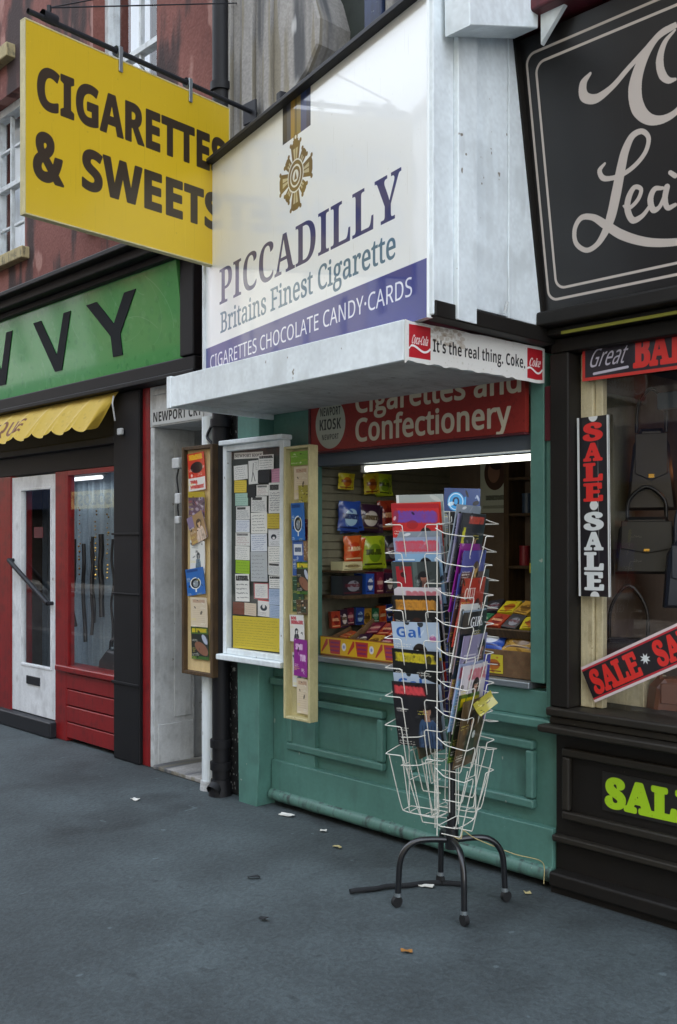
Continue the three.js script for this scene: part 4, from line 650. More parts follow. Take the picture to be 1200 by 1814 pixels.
  mag('c_green', '#24261c', (w, h) => { c.fillStyle = '#4a6a24'; c.fillRect(0, 0, w, 64); c.fillStyle = '#d8c020'; c.fillRect(14, 16, 36, 36); blur(60, 18, 130, 30, '#d8c020', 7); c.fillStyle = '#8a5c44'; c.beginPath(); c.ellipse(120, 190, 90, 46, 0.5, 0, 7); c.fill(); c.fillStyle = '#b8c0d0'; c.beginPath(); c.ellipse(160, 110, 50, 26, 0.9, 0, 7); c.fill(); c.fillStyle = '#3c6420'; c.fillRect(0, 256, w, 28); });
  mag('c_lime', '#7fb23c', (w, h) => { scrawl(16, 60, 190, 240, 6, '#48761c', 3); });
  mag('c_wine', '#6c2434', (w, h) => { blot(w, h, 18, ['#3a1420', '#a85a68', '#c8a0a0', '#2c2438']); });
  mag('c_navy', '#3d62a8', (w, h) => { c.fillStyle = '#dfe4ea'; c.fillRect(20, 30, 120, 90); blur(34, 60, 90, 30, '#3a4a6a', 5); blot(w, h, 3, ['#2c4a88'], 10, 40); });
  mag('c_forest', '#2c5238', (w, h) => { c.fillStyle = '#7aa084'; c.fillRect(14, 30, 160, 5); c.fillRect(14, 60, 160, 5); blot(w, h, 6, ['#1c3a26', '#40705040'.slice(0, 7)], 20, 40); });
  mag('c_tan', '#8a6a48', (w, h) => { blot(w, h, 22, ['#c8a078', '#5a3c28', '#d8d0c0', '#3c4a34']); });
  mag('c_title', '#e4e2dc', (w, h) => { blur(20, 20, 70, 30, '#b8404a', 3); blur(20, 62, 170, 34, '#b8404a', 8); figure(90, 170, 60, '#c8c8c8', '#1c1c20', '#2a2a30'); });
  mag('c_purple', '#8c2488', (w, h) => { blur(26, 40, 100, 40, '#e0c4de', 4); blur(90, 120, 90, 44, '#e0c4de', 3); });
  // cards on the notice board
  const card = (n, bg, ln, col = '#555a60', head = 0, hc = '#222') => cell(n, 120, 110, bg, (w, h) => { if (head) blur(10, 10, 100 * head, 16, hc, 7); scrawl(9, head ? 34 : 10, 112, 102, ln, col); });
  card('n_white', '#e8e8e2', 6); card('n_white2', '#dfe0dc', 8, '#6a6e78', 0.7); card('n_white3', '#e4e4de', 5, '#8a3a44', 0.9, '#666'); card('n_blueink', '#dfe4ea', 7, '#4a5a94'); card('n_pink', '#d49ab4', 5, '#8a5a70'); card('n_yellow', '#e0c648', 5, '#8a7420'); card('n_mint', '#a9cbbc', 5, '#5a7a70'); card('n_mustard', '#c8b23c', 5, '#7a6a1c'); card('n_lime', '#98c02c', 4, '#587a14'); card('n_bold', '#e6e6e0', 4, '#2a2c30', 1); card('n_brown', '#7a4430', 4, '#5a3020'); card('n_beige', '#d6c6b0', 5, '#9a7a6a'); card('n_blue', '#a9bcd6', 7, '#5a6e94'); card('n_grey', '#b9bec0', 7, '#84898c'); cell('n_black', 60, 60, '#26282a');
  cell('n_figure', 80, 180, '#e4e4de', (w, h) => { c.strokeStyle = '#2a2a2c'; c.lineWidth = 4; c.beginPath(); c.moveTo(40, 20); c.lineTo(34, 90); c.lineTo(24, 160); c.moveTo(36, 90); c.lineTo(52, 160); c.stroke(); scrawl(50, 10, 78, 80, 5, '#555'); });
  cell('n_keyhole', 120, 130, '#e2e4e6', (w, h) => { c.fillStyle = '#2c3440'; c.beginPath(); c.arc(40, 60, 20, 0, 7); c.fill(); c.fillStyle = '#e2e4e6'; c.beginPath(); c.arc(40, 68, 10, 0, 7); c.fill(); scrawl(10, 92, 112, 124, 3, '#666'); scrawl(66, 20, 112, 80, 4, '#888'); });
  cell('n_redborder', 120, 130, '#e6e4de', (w, h) => { c.strokeStyle = '#b85a60'; c.lineWidth = 7; c.strokeRect(5, 5, 110, 120); scrawl(16, 20, 104, 112, 6, '#5a5a80'); });
  cell('n_crest', 120, 170, '#e6e4e0', (w, h) => { c.fillStyle = '#c83c3c'; c.fillRect(0, 0, w, 12); c.fillStyle = '#26323e'; c.beginPath(); c.ellipse(60, 80, 34, 32, 0, 0, 7); c.fill(); c.fillStyle = '#e6e4e0'; c.beginPath(); c.ellipse(60, 66, 14, 22, 0, 0, 7); c.fill(); scrawl(16, 124, 104, 160, 3, '#555'); });
  cell('n_head', 260, 60, '#dedfd8', (w, h) => { title('NEWPORT KIOSK', 8, 44, 244, 28, SERB, '#1c1c1c'); });
  cell('n_sheet', 330, 250, '#d2bc2e', (w, h) => { scrawl(14, 20, 316, 236, 11, '#8a7a1c', 1.8); });
  // packets
  cell('p_strip', 520, 56, '#e0b428', (w, h) => { for (let i = 0; i < 4; i++) { const x = i * 134; c.fillStyle = '#b83c34'; c.beginPath(); c.moveTo(x + 4, 44); c.lineTo(x + 30, 8); c.lineTo(x + 38, 8); c.lineTo(x + 38, 22); c.lineTo(x + 8, 46); c.fill(); c.beginPath(); c.moveTo(x + 42, 8); c.lineTo(x + 104, 8); c.lineTo(x + 100, 48); c.lineTo(x + 52, 48); c.fill(); c.fillStyle = '#8a2c64'; for (let k = 0; k < 3; k++) c.fillRect(x + 52, 14 + k * 11, 44, 5); c.fillStyle = '#e8e4ec'; c.beginPath(); c.arc(x + 120, 26, 11, 0, 7); c.fill(); c.fillStyle = '#8a94d0'; c.beginPath(); c.arc(x + 120, 26, 5, 0, 7); c.fill(); } c.fillStyle = '#8a5420'; c.fillRect(0, 50, w, 6); c.fillRect(0, 0, w, 3); });
  const pk = (n, bg, a, b) => cell(n, 110, 140, bg, (w, h) => { c.fillStyle = a; c.beginPath(); c.ellipse(60, 74, 34, 40, 0, 0, 7); c.fill(); blur(16, 60, 78, 20, b, 5); blot(w, h, 6, [a, bg], 6, 14); c.fillStyle = b; c.fillRect(10, 118, 90, 8); });
  pk('p_yellow', '#d2c02c', '#b8661c', '#7a3414'); pk('p_lime', '#b4c82c', '#7a9a1c', '#3a4414'); pk('p_blue', '#2c4ca0', '#a8c8e0', '#16245a'); pk('p_purple', '#3a2038', '#d8d0c8', '#5a4a30'); pk('p_red', '#a83c24', '#7a1c18', '#e0b080'); pk('p_orange', '#d8622a', '#c84018', '#f0d0a0'); pk('p_dark', '#2a2830', '#8a8a94', '#5a2430'); pk('p_cream', '#d8d0a4', '#b8a878', '#6a5a3a'); pk('p_wine', '#6a2038', '#a84a5a', '#d8b0a0'); pk('p_green', '#2c6a48', '#78b088', '#d8e0c8'); pk('p_bluew', '#2c54b0', '#dfe4ee', '#1c2c70'); pk('p_gold', '#c89a3c', '#8a6420', '#5a3c14');
  cell('w_calendar', 200, 320, '#c2c6b4', (w, h) => { c.fillStyle = '#4a3228'; c.beginPath(); c.ellipse(100, 104, 72, 92, 0, 0, 7); c.fill(); c.fillStyle = '#8a6450'; c.beginPath(); c.ellipse(92, 100, 40, 56, 0, 0, 7); c.fill(); c.fillStyle = '#2c1c18'; c.beginPath(); c.ellipse(104, 60, 40, 26, 0.3, 0, 7); c.fill(); blur(40, 226, 120, 22, '#5c5e50', 8); blur(20, 280, 160, 14, '#8c9080', 11); });
  const t = new THREE.CanvasTexture(cv); t.colorSpace = THREE.SRGBColorSpace; t.anisotropy = 8;
  atlasMat = sheet(t, 0.75); coverMat = sheet(t, 0.3, { clearcoat: 0.6, clearcoatRoughness: 0.12 });
}
function paperThing(name, label, cat, group, key, x, y, z, w, h, { rz = 0, rx = 0, ry = 0, t = 0.0016, bend = 0.006, m = atlasMat } = {}) {
  const o = solo(name, label, cat, plate(w, h, t, cells[key], bend, bend ? 5 : 1, bend ? 5 : 1), m, group);
  o.position.set(x, y, z); o.rotation.set(rx, ry, rz, 'YXZ'); return o;
}

// ---------------------------------------------------------------- the three show cases
function showcase(name, label, x0, x1, y0, y1, zf, depth, fw, fm, bm, glazed, sill) {
  const s = thing(name, label, 'showcase', [(x0 + x1) / 2, y0, zf - depth]); const w = (x1 - x0) / 2, h = y1 - y0, f = fw;
  part(s, 'backing', bx(-w + 0.004, w - 0.004, 0.004, h - 0.004, 0.0, 0.018, 0), bm);
  part(s, 'stile', bx(-w, -w + f, 0, h, 0.002, depth, 0.004), fm); part(s, 'stile', bx(w - f, w, 0, h, 0.002, depth, 0.004), fm);
  part(s, 'rail', bx(-w + f + 0.001, w - f - 0.001, 0, f, 0.002, depth - 0.002, 0.004), fm); part(s, 'rail', bx(-w + f + 0.001, w - f - 0.001, h - f, h, 0.002, depth - 0.002, 0.004), fm);
  if (sill) { part(s, 'sill', bx(-w - 0.02, w + 0.02, -0.035, -0.001, 0.0, depth + 0.04, 0.006), fm); part(s, 'hood', bx(-w - 0.012, w + 0.012, h + 0.001, h + 0.03, 0.0, depth + 0.025, 0.006), fm); }
  if (glazed) { const g = new THREE.PlaneGeometry(2 * w - 2 * f, h - 2 * f); g.translate(0, h / 2, depth - 0.012); part(s, 'pane', g, M.glass); }
  return s;
}
showcase('magazine_case', 'narrow brown framed show case of magazines beside the passage', -2.7, -2.37, 0.74, 2.19, 0.19, 0.05, 0.024, M.oldWood, M.board);
showcase('notice_case', 'wide white framed notice case full of small advertisement cards', -2.29, -1.72, 0.9, 2.17, 0.17, 0.06, 0.034, M.white, M.darkBoard, true, true);
showcase('poster_case', 'narrow cream framed show case hanging open beside the kiosk hatch', -1.625, -1.405, 0.6, 2.115, 0.25, 0.065, 0.016, M.frameCream, M.frameCream);
{   // left case; measures in tenths of the case
  const map = (a, b, c2, d) => { const X = (v) => -2.67 + (v - 110) / 155 * 0.27, Y = (v) => 2.16 - (v - 230) / 1200 * 1.39; return [(X(a) + X(c2)) / 2, (Y(b) + Y(d)) / 2, X(c2) - X(a), Y(b) - Y(d)]; };
  const it = [['c_red', 122, 242, 226, 448, 0.06, 'red magazine with yellow title at the top of the brown framed case'], ['c_mix', 128, 455, 232, 600, -0.02, 'magazine with olive title bar below the red one in the brown framed case'], ['c_skin', 138, 575, 238, 730, 0.32, 'tilted flesh coloured magazine overlapping its neighbour in the brown framed case'], ['c_white', 134, 722, 226, 898, -0.03, 'white magazine with grey figure in the brown framed case'], ['c_disc', 116, 872, 228, 1018, 0.12, 'blue magazine with round portrait in the brown framed case'], ['c_beige', 148, 1030, 250, 1190, 0.02, 'pale beige magazine below the blue one in the brown framed case'], ['c_green', 142, 1190, 248, 1368, 0.03, 'magazine with green and yellow title bar lowest in the brown framed case']];
  it.forEach(([k, a, b, c2, d, rz, l], i) => { const [x, y, w, h] = map(a, b, c2, d); paperThing('magazine', l, 'magazine', 'magazines in the brown case', k, x, y, 0.167 + (i % 3) * 0.006, w, h, { rz, t: 0.004, m: coverMat, bend: 0.008 }); });
}
{   // right case
  const map = (a, b, c2, d) => { const X = (v) => -1.607 + (v - 660) / 132 * 0.184, Y = (v) => 2.097 - (v - 205) / 1460 * 1.47; return [(X(a) + X(c2)) / 2, (Y(b) + Y(d)) / 2, X(c2) - X(a), Y(b) - Y(d)]; };
  const it = [['c_lime', 662, 215, 782, 292, 0, 'curled lime green sheet at the top of the cream case'], ['c_beige', 690, 300, 775, 480, 0, 'beige card under the lime sheet in the cream case'], ['m_olive', 722, 405, 788, 500, 0, 'small olive booklet beside the beige card in the cream case'], ['c_disc', 684, 500, 764, 705, 0.02, 'blue booklet with round portrait in the cream case'], ['c_wine', 726, 590, 790, 705, 0, 'wine red booklet overlapping the blue booklet in the cream case'], ['c_navy', 680, 706, 764, 900, 0, 'blue booklet with white label in the cream case'], ['c_tan', 752, 708, 790, 815, 0, 'narrow reddish brown booklet at the edge of the cream case'], ['c_green', 716, 822, 790, 1000, 0, 'dark booklet with yellow title in the cream case'], ['c_forest', 674, 906, 742, 1100, 0, 'dark green booklet in the cream case'], ['m_brown', 704, 1030, 782, 1112, 0.05, 'brown picture card in the middle of the cream case'], ['c_title', 670, 1116, 756, 1262, 0.02, 'white magazine with red title in the cream case'], ['c_purple', 700, 1246, 780, 1450, -0.02, 'purple booklet with pale lettering in the cream case'], ['c_white', 674, 1326, 748, 1515, 0, 'white booklet with grey figure low in the cream case'], ['c_beige', 706, 1462, 774, 1655, 0, 'pale sheet at the bottom of the cream case']];
  it.forEach(([k, a, b, c2, d, rz, l], i) => { const [x, y, w, h] = map(a, b, c2, d); paperThing('booklet', l, 'booklet', 'booklets in the cream case', k, x, y, 0.209 + (i % 4) * 0.007, w, h, { rz, t: 0.003, m: coverMat, bend: 0.006 }); });
}
{   // notices behind the glass
  const map = (a, b, c2, d) => { const X = (v) => -2.258 + (v - 362) / 272 * 0.508, Y = (v) => 2.138 - (v - 225) / 1135 * 1.205; return [(X(a) + X(c2)) / 2, (Y(b) + Y(d)) / 2, X(c2) - X(a), Y(b) - Y(d)]; };
  const it = [['n_head', 380, 240, 528, 276, 'white lettered heading strip at the top of the notice case'], ['n_white', 380, 310, 452, 392, 'white card under the heading strip of the notice case'], ['n_figure', 458, 290, 508, 422, 'tall white card with drawn legs in the notice case'], ['n_bold', 510, 265, 585, 346, 'handwritten white card near the top corner of the notice case'], ['n_black', 508, 350, 567, 420, 'larger black card beside the pink card in the notice case'], ['n_pink', 570, 345, 632, 420, 'pink card in the notice case'], ['n_yellow', 382, 396, 446, 466, 'small bright yellow card in the notice case'], ['n_black', 452, 430, 494, 498, 'smaller black card in the notice case'], ['n_white3', 500, 430, 560, 490, 'white card below the larger black card in the notice case'], ['n_white2', 562, 422, 632, 590, 'tall densely written card below the pink card in the notice case'], ['n_mint', 385, 470, 452, 541, 'pale mint green card in the notice case'], ['n_white2', 470, 492, 548, 581, 'topmost card of the middle column in the notice case'], ['n_white', 470, 583, 552, 700, 'second card of the middle column in the notice case'], ['n_blueink', 471, 702, 552, 800, 'card with blue ink in the middle column of the notice case'], ['n_grey', 472, 802, 555, 968, 'grey card at the foot of the middle column in the notice case'], ['n_white2', 390, 545, 462, 620, 'white card just below the mint card in the notice case'], ['n_blueink', 390, 622, 462, 692, 'card with blue ink below the mint column top in the notice case'], ['n_white3', 390, 694, 465, 770, 'card with red writing in the notice case edge column'], ['n_white', 390, 772, 465, 850, 'white card directly above the lime card in the notice case'], ['n_mustard', 554, 592, 632, 674, 'mustard card in the notice case'], ['n_keyhole', 555, 676, 632, 770, 'white card with dark keyhole drawing in the notice case'], ['n_white', 554, 772, 632, 860, 'white card below the keyhole card in the notice case'], ['n_white2', 556, 862, 632, 930, 'white card above the bold lettered card in the notice case'], ['n_lime', 392, 852, 465, 928, 'lime green card in the notice case'], ['n_bold', 392, 930, 465, 1086, 'tall white card with bold heading below the lime card'], ['n_redborder', 482, 976, 556, 1066, 'white card with red border in the notice case'], ['n_bold', 560, 932, 630, 1002, 'bold lettered white card above the pale blue cards'], ['n_blue', 560, 1005, 630, 1092, 'upper pale blue card in the notice case'], ['n_brown', 378, 1092, 438, 1162, 'brown card above the large yellow sheet'], ['n_beige', 440, 1092, 500, 1162, 'beige card above the large yellow sheet'], ['n_crest', 502, 1070, 560, 1162, 'white card with dark crest above the large yellow sheet'], ['n_blue', 562, 1095, 630, 1165, 'lower pale blue card touching the large yellow sheet'], ['n_sheet', 376, 1168, 626, 1352, 'large yellow handwritten sheet at the bottom of the notice case']];
  it.forEach(([k, a, b, c2, d, l], i) => { const [x, y, w, h] = map(a, b, c2, d); paperThing('notice', l, 'notice card', 'cards in the notice case', k, x, y, 0.1305 + (i % 5) * 0.0022, w, h, { rz: rr(-0.03, 0.03), t: 0.0009, bend: 0.0012 }); });
}

// ---------------------------------------------------------------- kiosk goods
function bagGeo(w, h, d, cell) {
  const mk = (s) => { const g = new THREE.PlaneGeometry(w, h, 8, 10), p = g.attributes.position, uv = g.attributes.uv; for (let i = 0; i < p.count; i++) { const u = uv.getX(i), v = uv.getY(i); const e = Math.pow(Math.sin(Math.PI * clamp(u, 0.001, 0.999)), 0.6) * Math.pow(Math.sin(Math.PI * clamp(v, 0.001, 0.999)), 0.5); p.setZ(i, s * d / 2 * e * (1 + 0.35 * (vn(u * 6 + w * 90, v * 7 + s * 5) - 0.5)) + 0.004 * Math.sin(v * 20) * (1 - e)); p.setX(i, p.getX(i) * (1 - 0.06 * Math.sin(Math.PI * v))); uv.setXY(i, cell[0] + (cell[2] - cell[0]) * (s > 0 ? u : 1 - u), cell[1] + (cell[3] - cell[1]) * v); } if (s < 0) { const q = g.index.array; for (let i = 0; i < q.length; i += 3) { const t = q[i]; q[i] = q[i + 1]; q[i + 1] = t; } } g.computeVertexNormals(); return g.toNonIndexed(); };
  return mergeGeometries([mk(1), mk(-1)]);
}
{
  const pxZ = (p) => -0.134 - (p - 575) * 0.00484, X = -1.6;
  const it = [['p_yellow', 586, 606, 838, 868, 'yellow snack bag hanging highest near the hatch edge'], ['p_yellow', 630, 650, 838, 876, 'yellow snack bag hanging highest beside the lime bag'], ['p_lime', 652, 674, 838, 878, 'lime green snack bag in the top row of the kiosk wall'], ['p_blue', 587, 618, 887, 943, 'blue snack bag with pale oval on the kiosk wall'], ['p_purple', 620, 654, 892, 942, 'dark purple snack bag with pale label on the kiosk wall'], ['p_red', 656, 682, 885, 940, 'rust red snack bag on the kiosk wall'], ['p_orange', 596, 622, 948, 996, 'orange snack bag in the lower row of the kiosk wall'], ['p_lime', 628, 660, 948, 1008, 'yellow green snack bag in the lower row of the kiosk wall'], ['p_dark', 664, 690, 948, 1000, 'dark snack bag behind the magazine rack'], ['p_wine', 690, 712, 890, 942, 'wine red snack bag behind the red magazine'], ['p_green', 694, 716, 946, 1000, 'green snack bag deepest on the kiosk wall']];
  it.forEach(([k, a, b, t, u, l]) => {
    const z0 = pxZ(a), z1 = pxZ(b), z = (z0 + z1) / 2, D = 5.85 + (a - 575) * 0.0025, y = 1.6 + (955 - (t + u) / 2) / 1750 * D, h = (u - t) / 1750 * D;
    const o = solo('snack_bag', l, 'snack bag', bagGeo(Math.abs(z1 - z0), h * 0.95, 0.055, cells[k]), coverMat, 'snack bags on the kiosk wall'); o.position.set(X - 0.03, y, z); o.rotation.set(0, Math.PI / 2 - 0.25, rr(-0.08, 0.08), 'YXZ');
    const o2 = solo('snack_bag', 'bag tucked behind the ' + l, 'snack bag', o.geometry, coverMat, 'snack bags on the kiosk wall'); o2.position.set(X - 0.055, y + rr(-0.02, 0.01), z - 0.035); o2.rotation.set(0, Math.PI / 2 - rr(0.5, 0.8), rr(-0.15, 0.15), 'YXZ');
  });
  const sh = thing('goods_shelf', 'dark shelf on the kiosk wall below the snack bags', 'shelf'); part(sh, 'board', bx(-1.69, -1.48, 1.255, 1.275, -1.1, -0.08, 0.003), M.oldWood); part(sh, 'board', bx(-1.69, -1.5, 1.405, 1.418, -0.3, -0.08, 0.003), M.oldWood); part(sh, 'bracket', bx(-1.69, -1.6, 1.2, 1.254, -0.6, -0.58, 0.003), M.iron);
  const bxs = [['p_dark', -0.1, 0.16, 0.11, 'dark carton at the front of the kiosk wall shelf'], ['p_bluew', -0.29, 0.07, 0.12, 'blue and white carton on the kiosk wall shelf'], ['p_wine', -0.38, 0.06, 0.13, 'first wine red carton on the kiosk wall shelf'], ['p_purple', -0.46, 0.07, 0.12, 'purple carton on the kiosk wall shelf'], ['p_wine', -0.55, 0.07, 0.14, 'second wine red carton on the kiosk wall shelf'], ['p_blue', -0.64, 0.07, 0.12, 'blue carton deep on the kiosk wall shelf'], ['p_gold', -0.73, 0.08, 0.13, 'gold carton deepest on the kiosk wall shelf']];
  bxs.forEach(([k, z, w, h, l]) => { const o = solo('carton', l, 'carton', plate(w, h, 0.1, cells[k]), coverMat, 'cartons on the kiosk shelf'); o.position.set(-1.56, 1.2755 + h / 2, z - w / 2); o.rotation.y = Math.PI / 2; });
  { const o = solo('carton', 'cream carton on the small upper shelf by the hatch edge', 'carton', plate(0.16, 0.05, 0.1, cells.p_cream), coverMat, 'cartons on the kiosk shelf'); o.position.set(-1.57, 1.4435, -0.19); o.rotation.y = Math.PI / 2; }
  // counter goods
  const st = solo('price_strip', 'yellow and red advertising strip along the front of the kiosk counter', 'strip', plate(0.84, 0.11, 0.02, cells.p_strip), coverMat); st.position.set(-1.19, 0.9885, -0.03);
  const tray = (label, x0, x1, y0, z0, z1, tilt, fr, goods) => {
    const t = thing('sweet_tray', label, 'tray', [(x0 + x1) / 2, y0, z1], 0, 'sweet trays on the counter'); const w = (x1 - x0) / 2, d = z1 - z0;
    part(t, 'front', bx(-w, w, 0, 0.05, -0.012, 0, 0.003), fr); part(t, 'side', bx(-w, -w + 0.01, 0, 0.07, -d, -0.013, 0.003), fr); part(t, 'side', bx(w - 0.01, w, 0, 0.07, -d, -0.013, 0.003), fr); part(t, 'base', bx(-w + 0.011, w - 0.011, 0, 0.01, -d, -0.013, 0), fr);
    t.rotation.x = tilt; return t;
  };
  const sweets = (t, x0, x1, y0, z0, z1, tilt, keys, cols, rows, lab) => { for (let i = 0; i < cols; i++) for (let j = 0; j < rows; j++) { const w = (x1 - x0) / cols, d = (z1 - z0) / rows; const o = solo('sweet_packet', lab(i, j), 'packet', plate(w * 0.9, d * 0.9, 0.03, cells[keys[(i + j * 2) % keys.length]]), coverMat, 'sweet packets in the counter trays'); const lx = x0 + (i + 0.5) * w, lz = -(j + 0.5) * d - 0.02; const v = new THREE.Vector3(lx, 0.035, lz).applyEuler(new THREE.Euler(tilt, 0, 0)); o.position.set(lx, t.position.y + v.y, t.position.z + v.z); o.rotation.set(tilt - Math.PI / 2 + rr(-0.06, 0.06), 0, rr(-0.3, 0.3)); } };
  const ord = ['first', 'second', 'third', 'fourth', 'fifth', 'sixth', 'seventh', 'eighth', 'ninth', 'tenth', 'eleventh', 'twelfth', 'thirteenth', 'fourteenth'];
  const bars = ['p_red', 'p_bluew', 'p_gold', 'p_purple', 'p_yellow', 'p_green', 'p_wine', 'p_cream', 'p_orange', 'p_blue'];
  for (let i = 0; i < 14; i++) { const o = solo('chocolate_bar', ord[i] + ' small chocolate bar from the hatch edge in the row under the shelf', 'chocolate bar', plate(rr(0.05, 0.065), rr(0.08, 0.12), 0.03, cells[bars[(i * 3) % 10]]), coverMat, 'chocolate bars on the kiosk wall'); o.position.set(-1.655 + rr(0, 0.02), 1.135 + rr(-0.01, 0.01), -0.16 - i * 0.066); o.rotation.set(rr(-0.08, 0.08), Math.PI / 2 - 0.2, rr(-0.1, 0.1), 'YXZ'); }
  for (let i = 0; i < 10; i++) { const o = solo('sweet_box', ord[i] + ' small sweet box from the hatch edge on the counter behind the magazine rack', 'sweet box', plate(rr(0.06, 0.08), rr(0.06, 0.11), 0.08, cells[bars[(i * 7 + 1) % 10]]), coverMat, 'small boxes on the counter'); o.position.set(-1.0 + i * 0.048, 0.985 + (i % 2) * 0.02, -0.09 - (i % 3) * 0.09); o.rotation.y = rr(-0.2, 0.4); }
  const t1 = tray('brown cardboard sweet tray tilted on the counter behind the yellow strip', -1.44, -1.02, 0.95, -0.34, -0.07, 0.5, M.card); sweets(t1, -1.42, -1.04, 0.95, 0, 0.25, 0.5, ['p_purple', 'p_gold', 'p_wine', 'p_red', 'p_orange'], 4, 2, (i, j) => ord[i] + ' packet from the hatch edge in the ' + (j ? 'back' : 'front') + ' row of the brown tray');
  const t2 = tray('small tray of yellow packets at the hatch edge', -1.62, -1.455, 0.945, -0.3, -0.06, 0.3, M.card); sweets(t2, -1.61, -1.46, 0.95, 0, 0.2, 0.3, ['p_yellow', 'p_gold', 'p_orange'], 2, 2, (i, j) => ord[i] + ' yellow packet from the hatch edge in the ' + (j ? 'back' : 'front') + ' row of the small tray');
  const t3 = tray('dark display tray of packets beside the green corner post', -0.56, -0.14, 1.12, -0.3, -0.05, 0.55, M.oldWood); sweets(t3, -0.55, -0.15, 1.12, 0, 0.23, 0.55, ['p_green', 'p_red', 'p_dark', 'p_yellow', 'p_gold'], 4, 2, (i, j) => ord[i] + ' packet in the ' + (j ? 'back' : 'front') + ' row of the dark tray by the corner post');
  const cb = thing('cardboard_box', 'brown cardboard box with yellow label standing at the corner of the counter', 'box', [-0.28, 0.934, -0.09]); part(cb, 'carton', bx(-0.2, 0.14, 0, 0.13, -0.2, 0.06, 0.004), M.card); { const l = part(cb, 'label', plate(0.12, 0.09, 0.003, cells.p_yellow), coverMat); l.position.set(-0.1, 0.06, 0.063); }
  [['p_bluew', -0.43, 'blue and white packet leaning on top of the cardboard box'], ['p_gold', -0.24, 'gold packet leaning on top of the cardboard box']].forEach(([k, x, l]) => { const o = solo('large_packet', l, 'packet', bagGeo(0.19, 0.14, 0.05, cells[k]), coverMat, 'packets on the cardboard box'); o.position.set(x, 1.115, -0.085); o.rotation.x = -0.75; });
  [[0, 0.0], [1, 0.055], [2, 0.11]].forEach(([i, dy]) => { const o = solo('yellow_carton', ['lowest', 'middle', 'uppermost'][i] + ' yellow carton stacked beside the corner post', 'carton', plate(0.16, 0.05, 0.1, cells.p_yellow), coverMat, 'yellow cartons by the post'); o.position.set(-0.24 - i * 0.012, 1.345 + dy, -0.33); o.rotation.y = 0.1 * (i - 1); });
  const bk = thing('back_shelves', 'shelving with tins on the back wall of the kiosk', 'shelves'); part(bk, 'upright', bx(-1.12, -1.08, 0.5, 2.2, -1.268, -1.1, 0.003), M.oldWood); for (const y of [1.08, 1.42, 1.74, 1.96]) part(bk, 'shelf', bx(-1.078, -0.07, y, y + 0.018, -1.268, -1.1, 0.003), M.oldWood);
  for (let i = 0; i < 27; i++) { const y = [1.098, 1.438, 1.758][i % 3], x = -1.04 + Math.floor(i / 3) * 0.1 + (i % 3) * 0.02; const o = solo('tin', 'tin ' + ord[Math.floor(i / 3)] + ' from the upright on the ' + ['lowest', 'middle', 'highest'][i % 3] + ' back shelf', 'tin', merge([cyl(0.032, 0.032, 0.11, x, y, -1.18, 14), cyl(0.034, 0.034, 0.012, x, y + 0.11, -1.18, 14)]), [flat(0xb8c4cc, 0.3, { metalness: 0.5 }), flat(0x8a2430, 0.35), flat(0x3a4a60, 0.35), flat(0xc8b43c, 0.4)][i % 4], 'tins on the back shelves'); }
  const cal = paperThing('calendar', 'pale calendar with oval portrait hanging at the back of the hatch', 'calendar', undefined, 'w_calendar', -1.29, 1.955, -1.24, 0.235, 0.375, { t: 0.006, bend: 0 });
  const c2 = solo('paper_pad', 'pale paper sheet hanging behind the calendar', 'paper', bx(-1.2, -1.135, 1.79, 2.0, -1.262, -1.252, 0), M.paper);
  solo('newspaper', 'grey folded newspapers lying on the counter behind the magazine rack', 'newspaper', bx(-1.0, -0.72, 0.96, 0.985, -0.34, -0.1, 0.006), M.paper);
  solo('magazine_pile', 'dark magazine standing on the counter behind the brown tray', 'magazine', bx(-1.4, -0.95, 1.15, 1.17, -0.5, -0.36, 0.003), M.blackMetal);
  // hanging white and red wrappers near the post
  [['p_bluew', 1.56, 'crumpled blue and white wrapper hanging near the corner post'], ['p_red', 1.43, 'red and white wrapper hanging near the corner post']].forEach(([k, y, l]) => { const o = solo('wrapper', l, 'packet', bagGeo(0.12, 0.13, 0.04, cells[k]), coverMat, 'wrappers near the post'); o.position.set(-0.24, y, -0.32); o.rotation.z = 0.4; });
}
// fluorescent tube
{
  const l = thing('tube_lamp', 'lit fluorescent tube under the hatch lintel', 'lamp', [-0.74, 1.992, -0.085]);
  const g = new THREE.CylinderGeometry(0.016, 0.016, 1.12, 14); g.rotateZ(Math.PI / 2);
  part(l, 'tube', g, new THREE.MeshStandardMaterial({ color: 0xffffff, emissive: new THREE.Color(1, 1, 0.86), emissiveIntensity: 1.6, roughness: 0.3 }));
  part(l, 'end_cap', merge([bx(-0.59, -0.561, -0.02, 0.02, -0.02, 0.02, 0.003), bx(0.561, 0.59, -0.02, 0.02, -0.02, 0.02, 0.003)]), M.whiteDirty);
  const a = new THREE.RectAreaLight(new THREE.Color(1, 0.98, 0.84), 6, 1.12, 0.03); a.position.set(0, -0.018, -0.002); a.rotation.x = -Math.PI / 2; l.add(a);
}

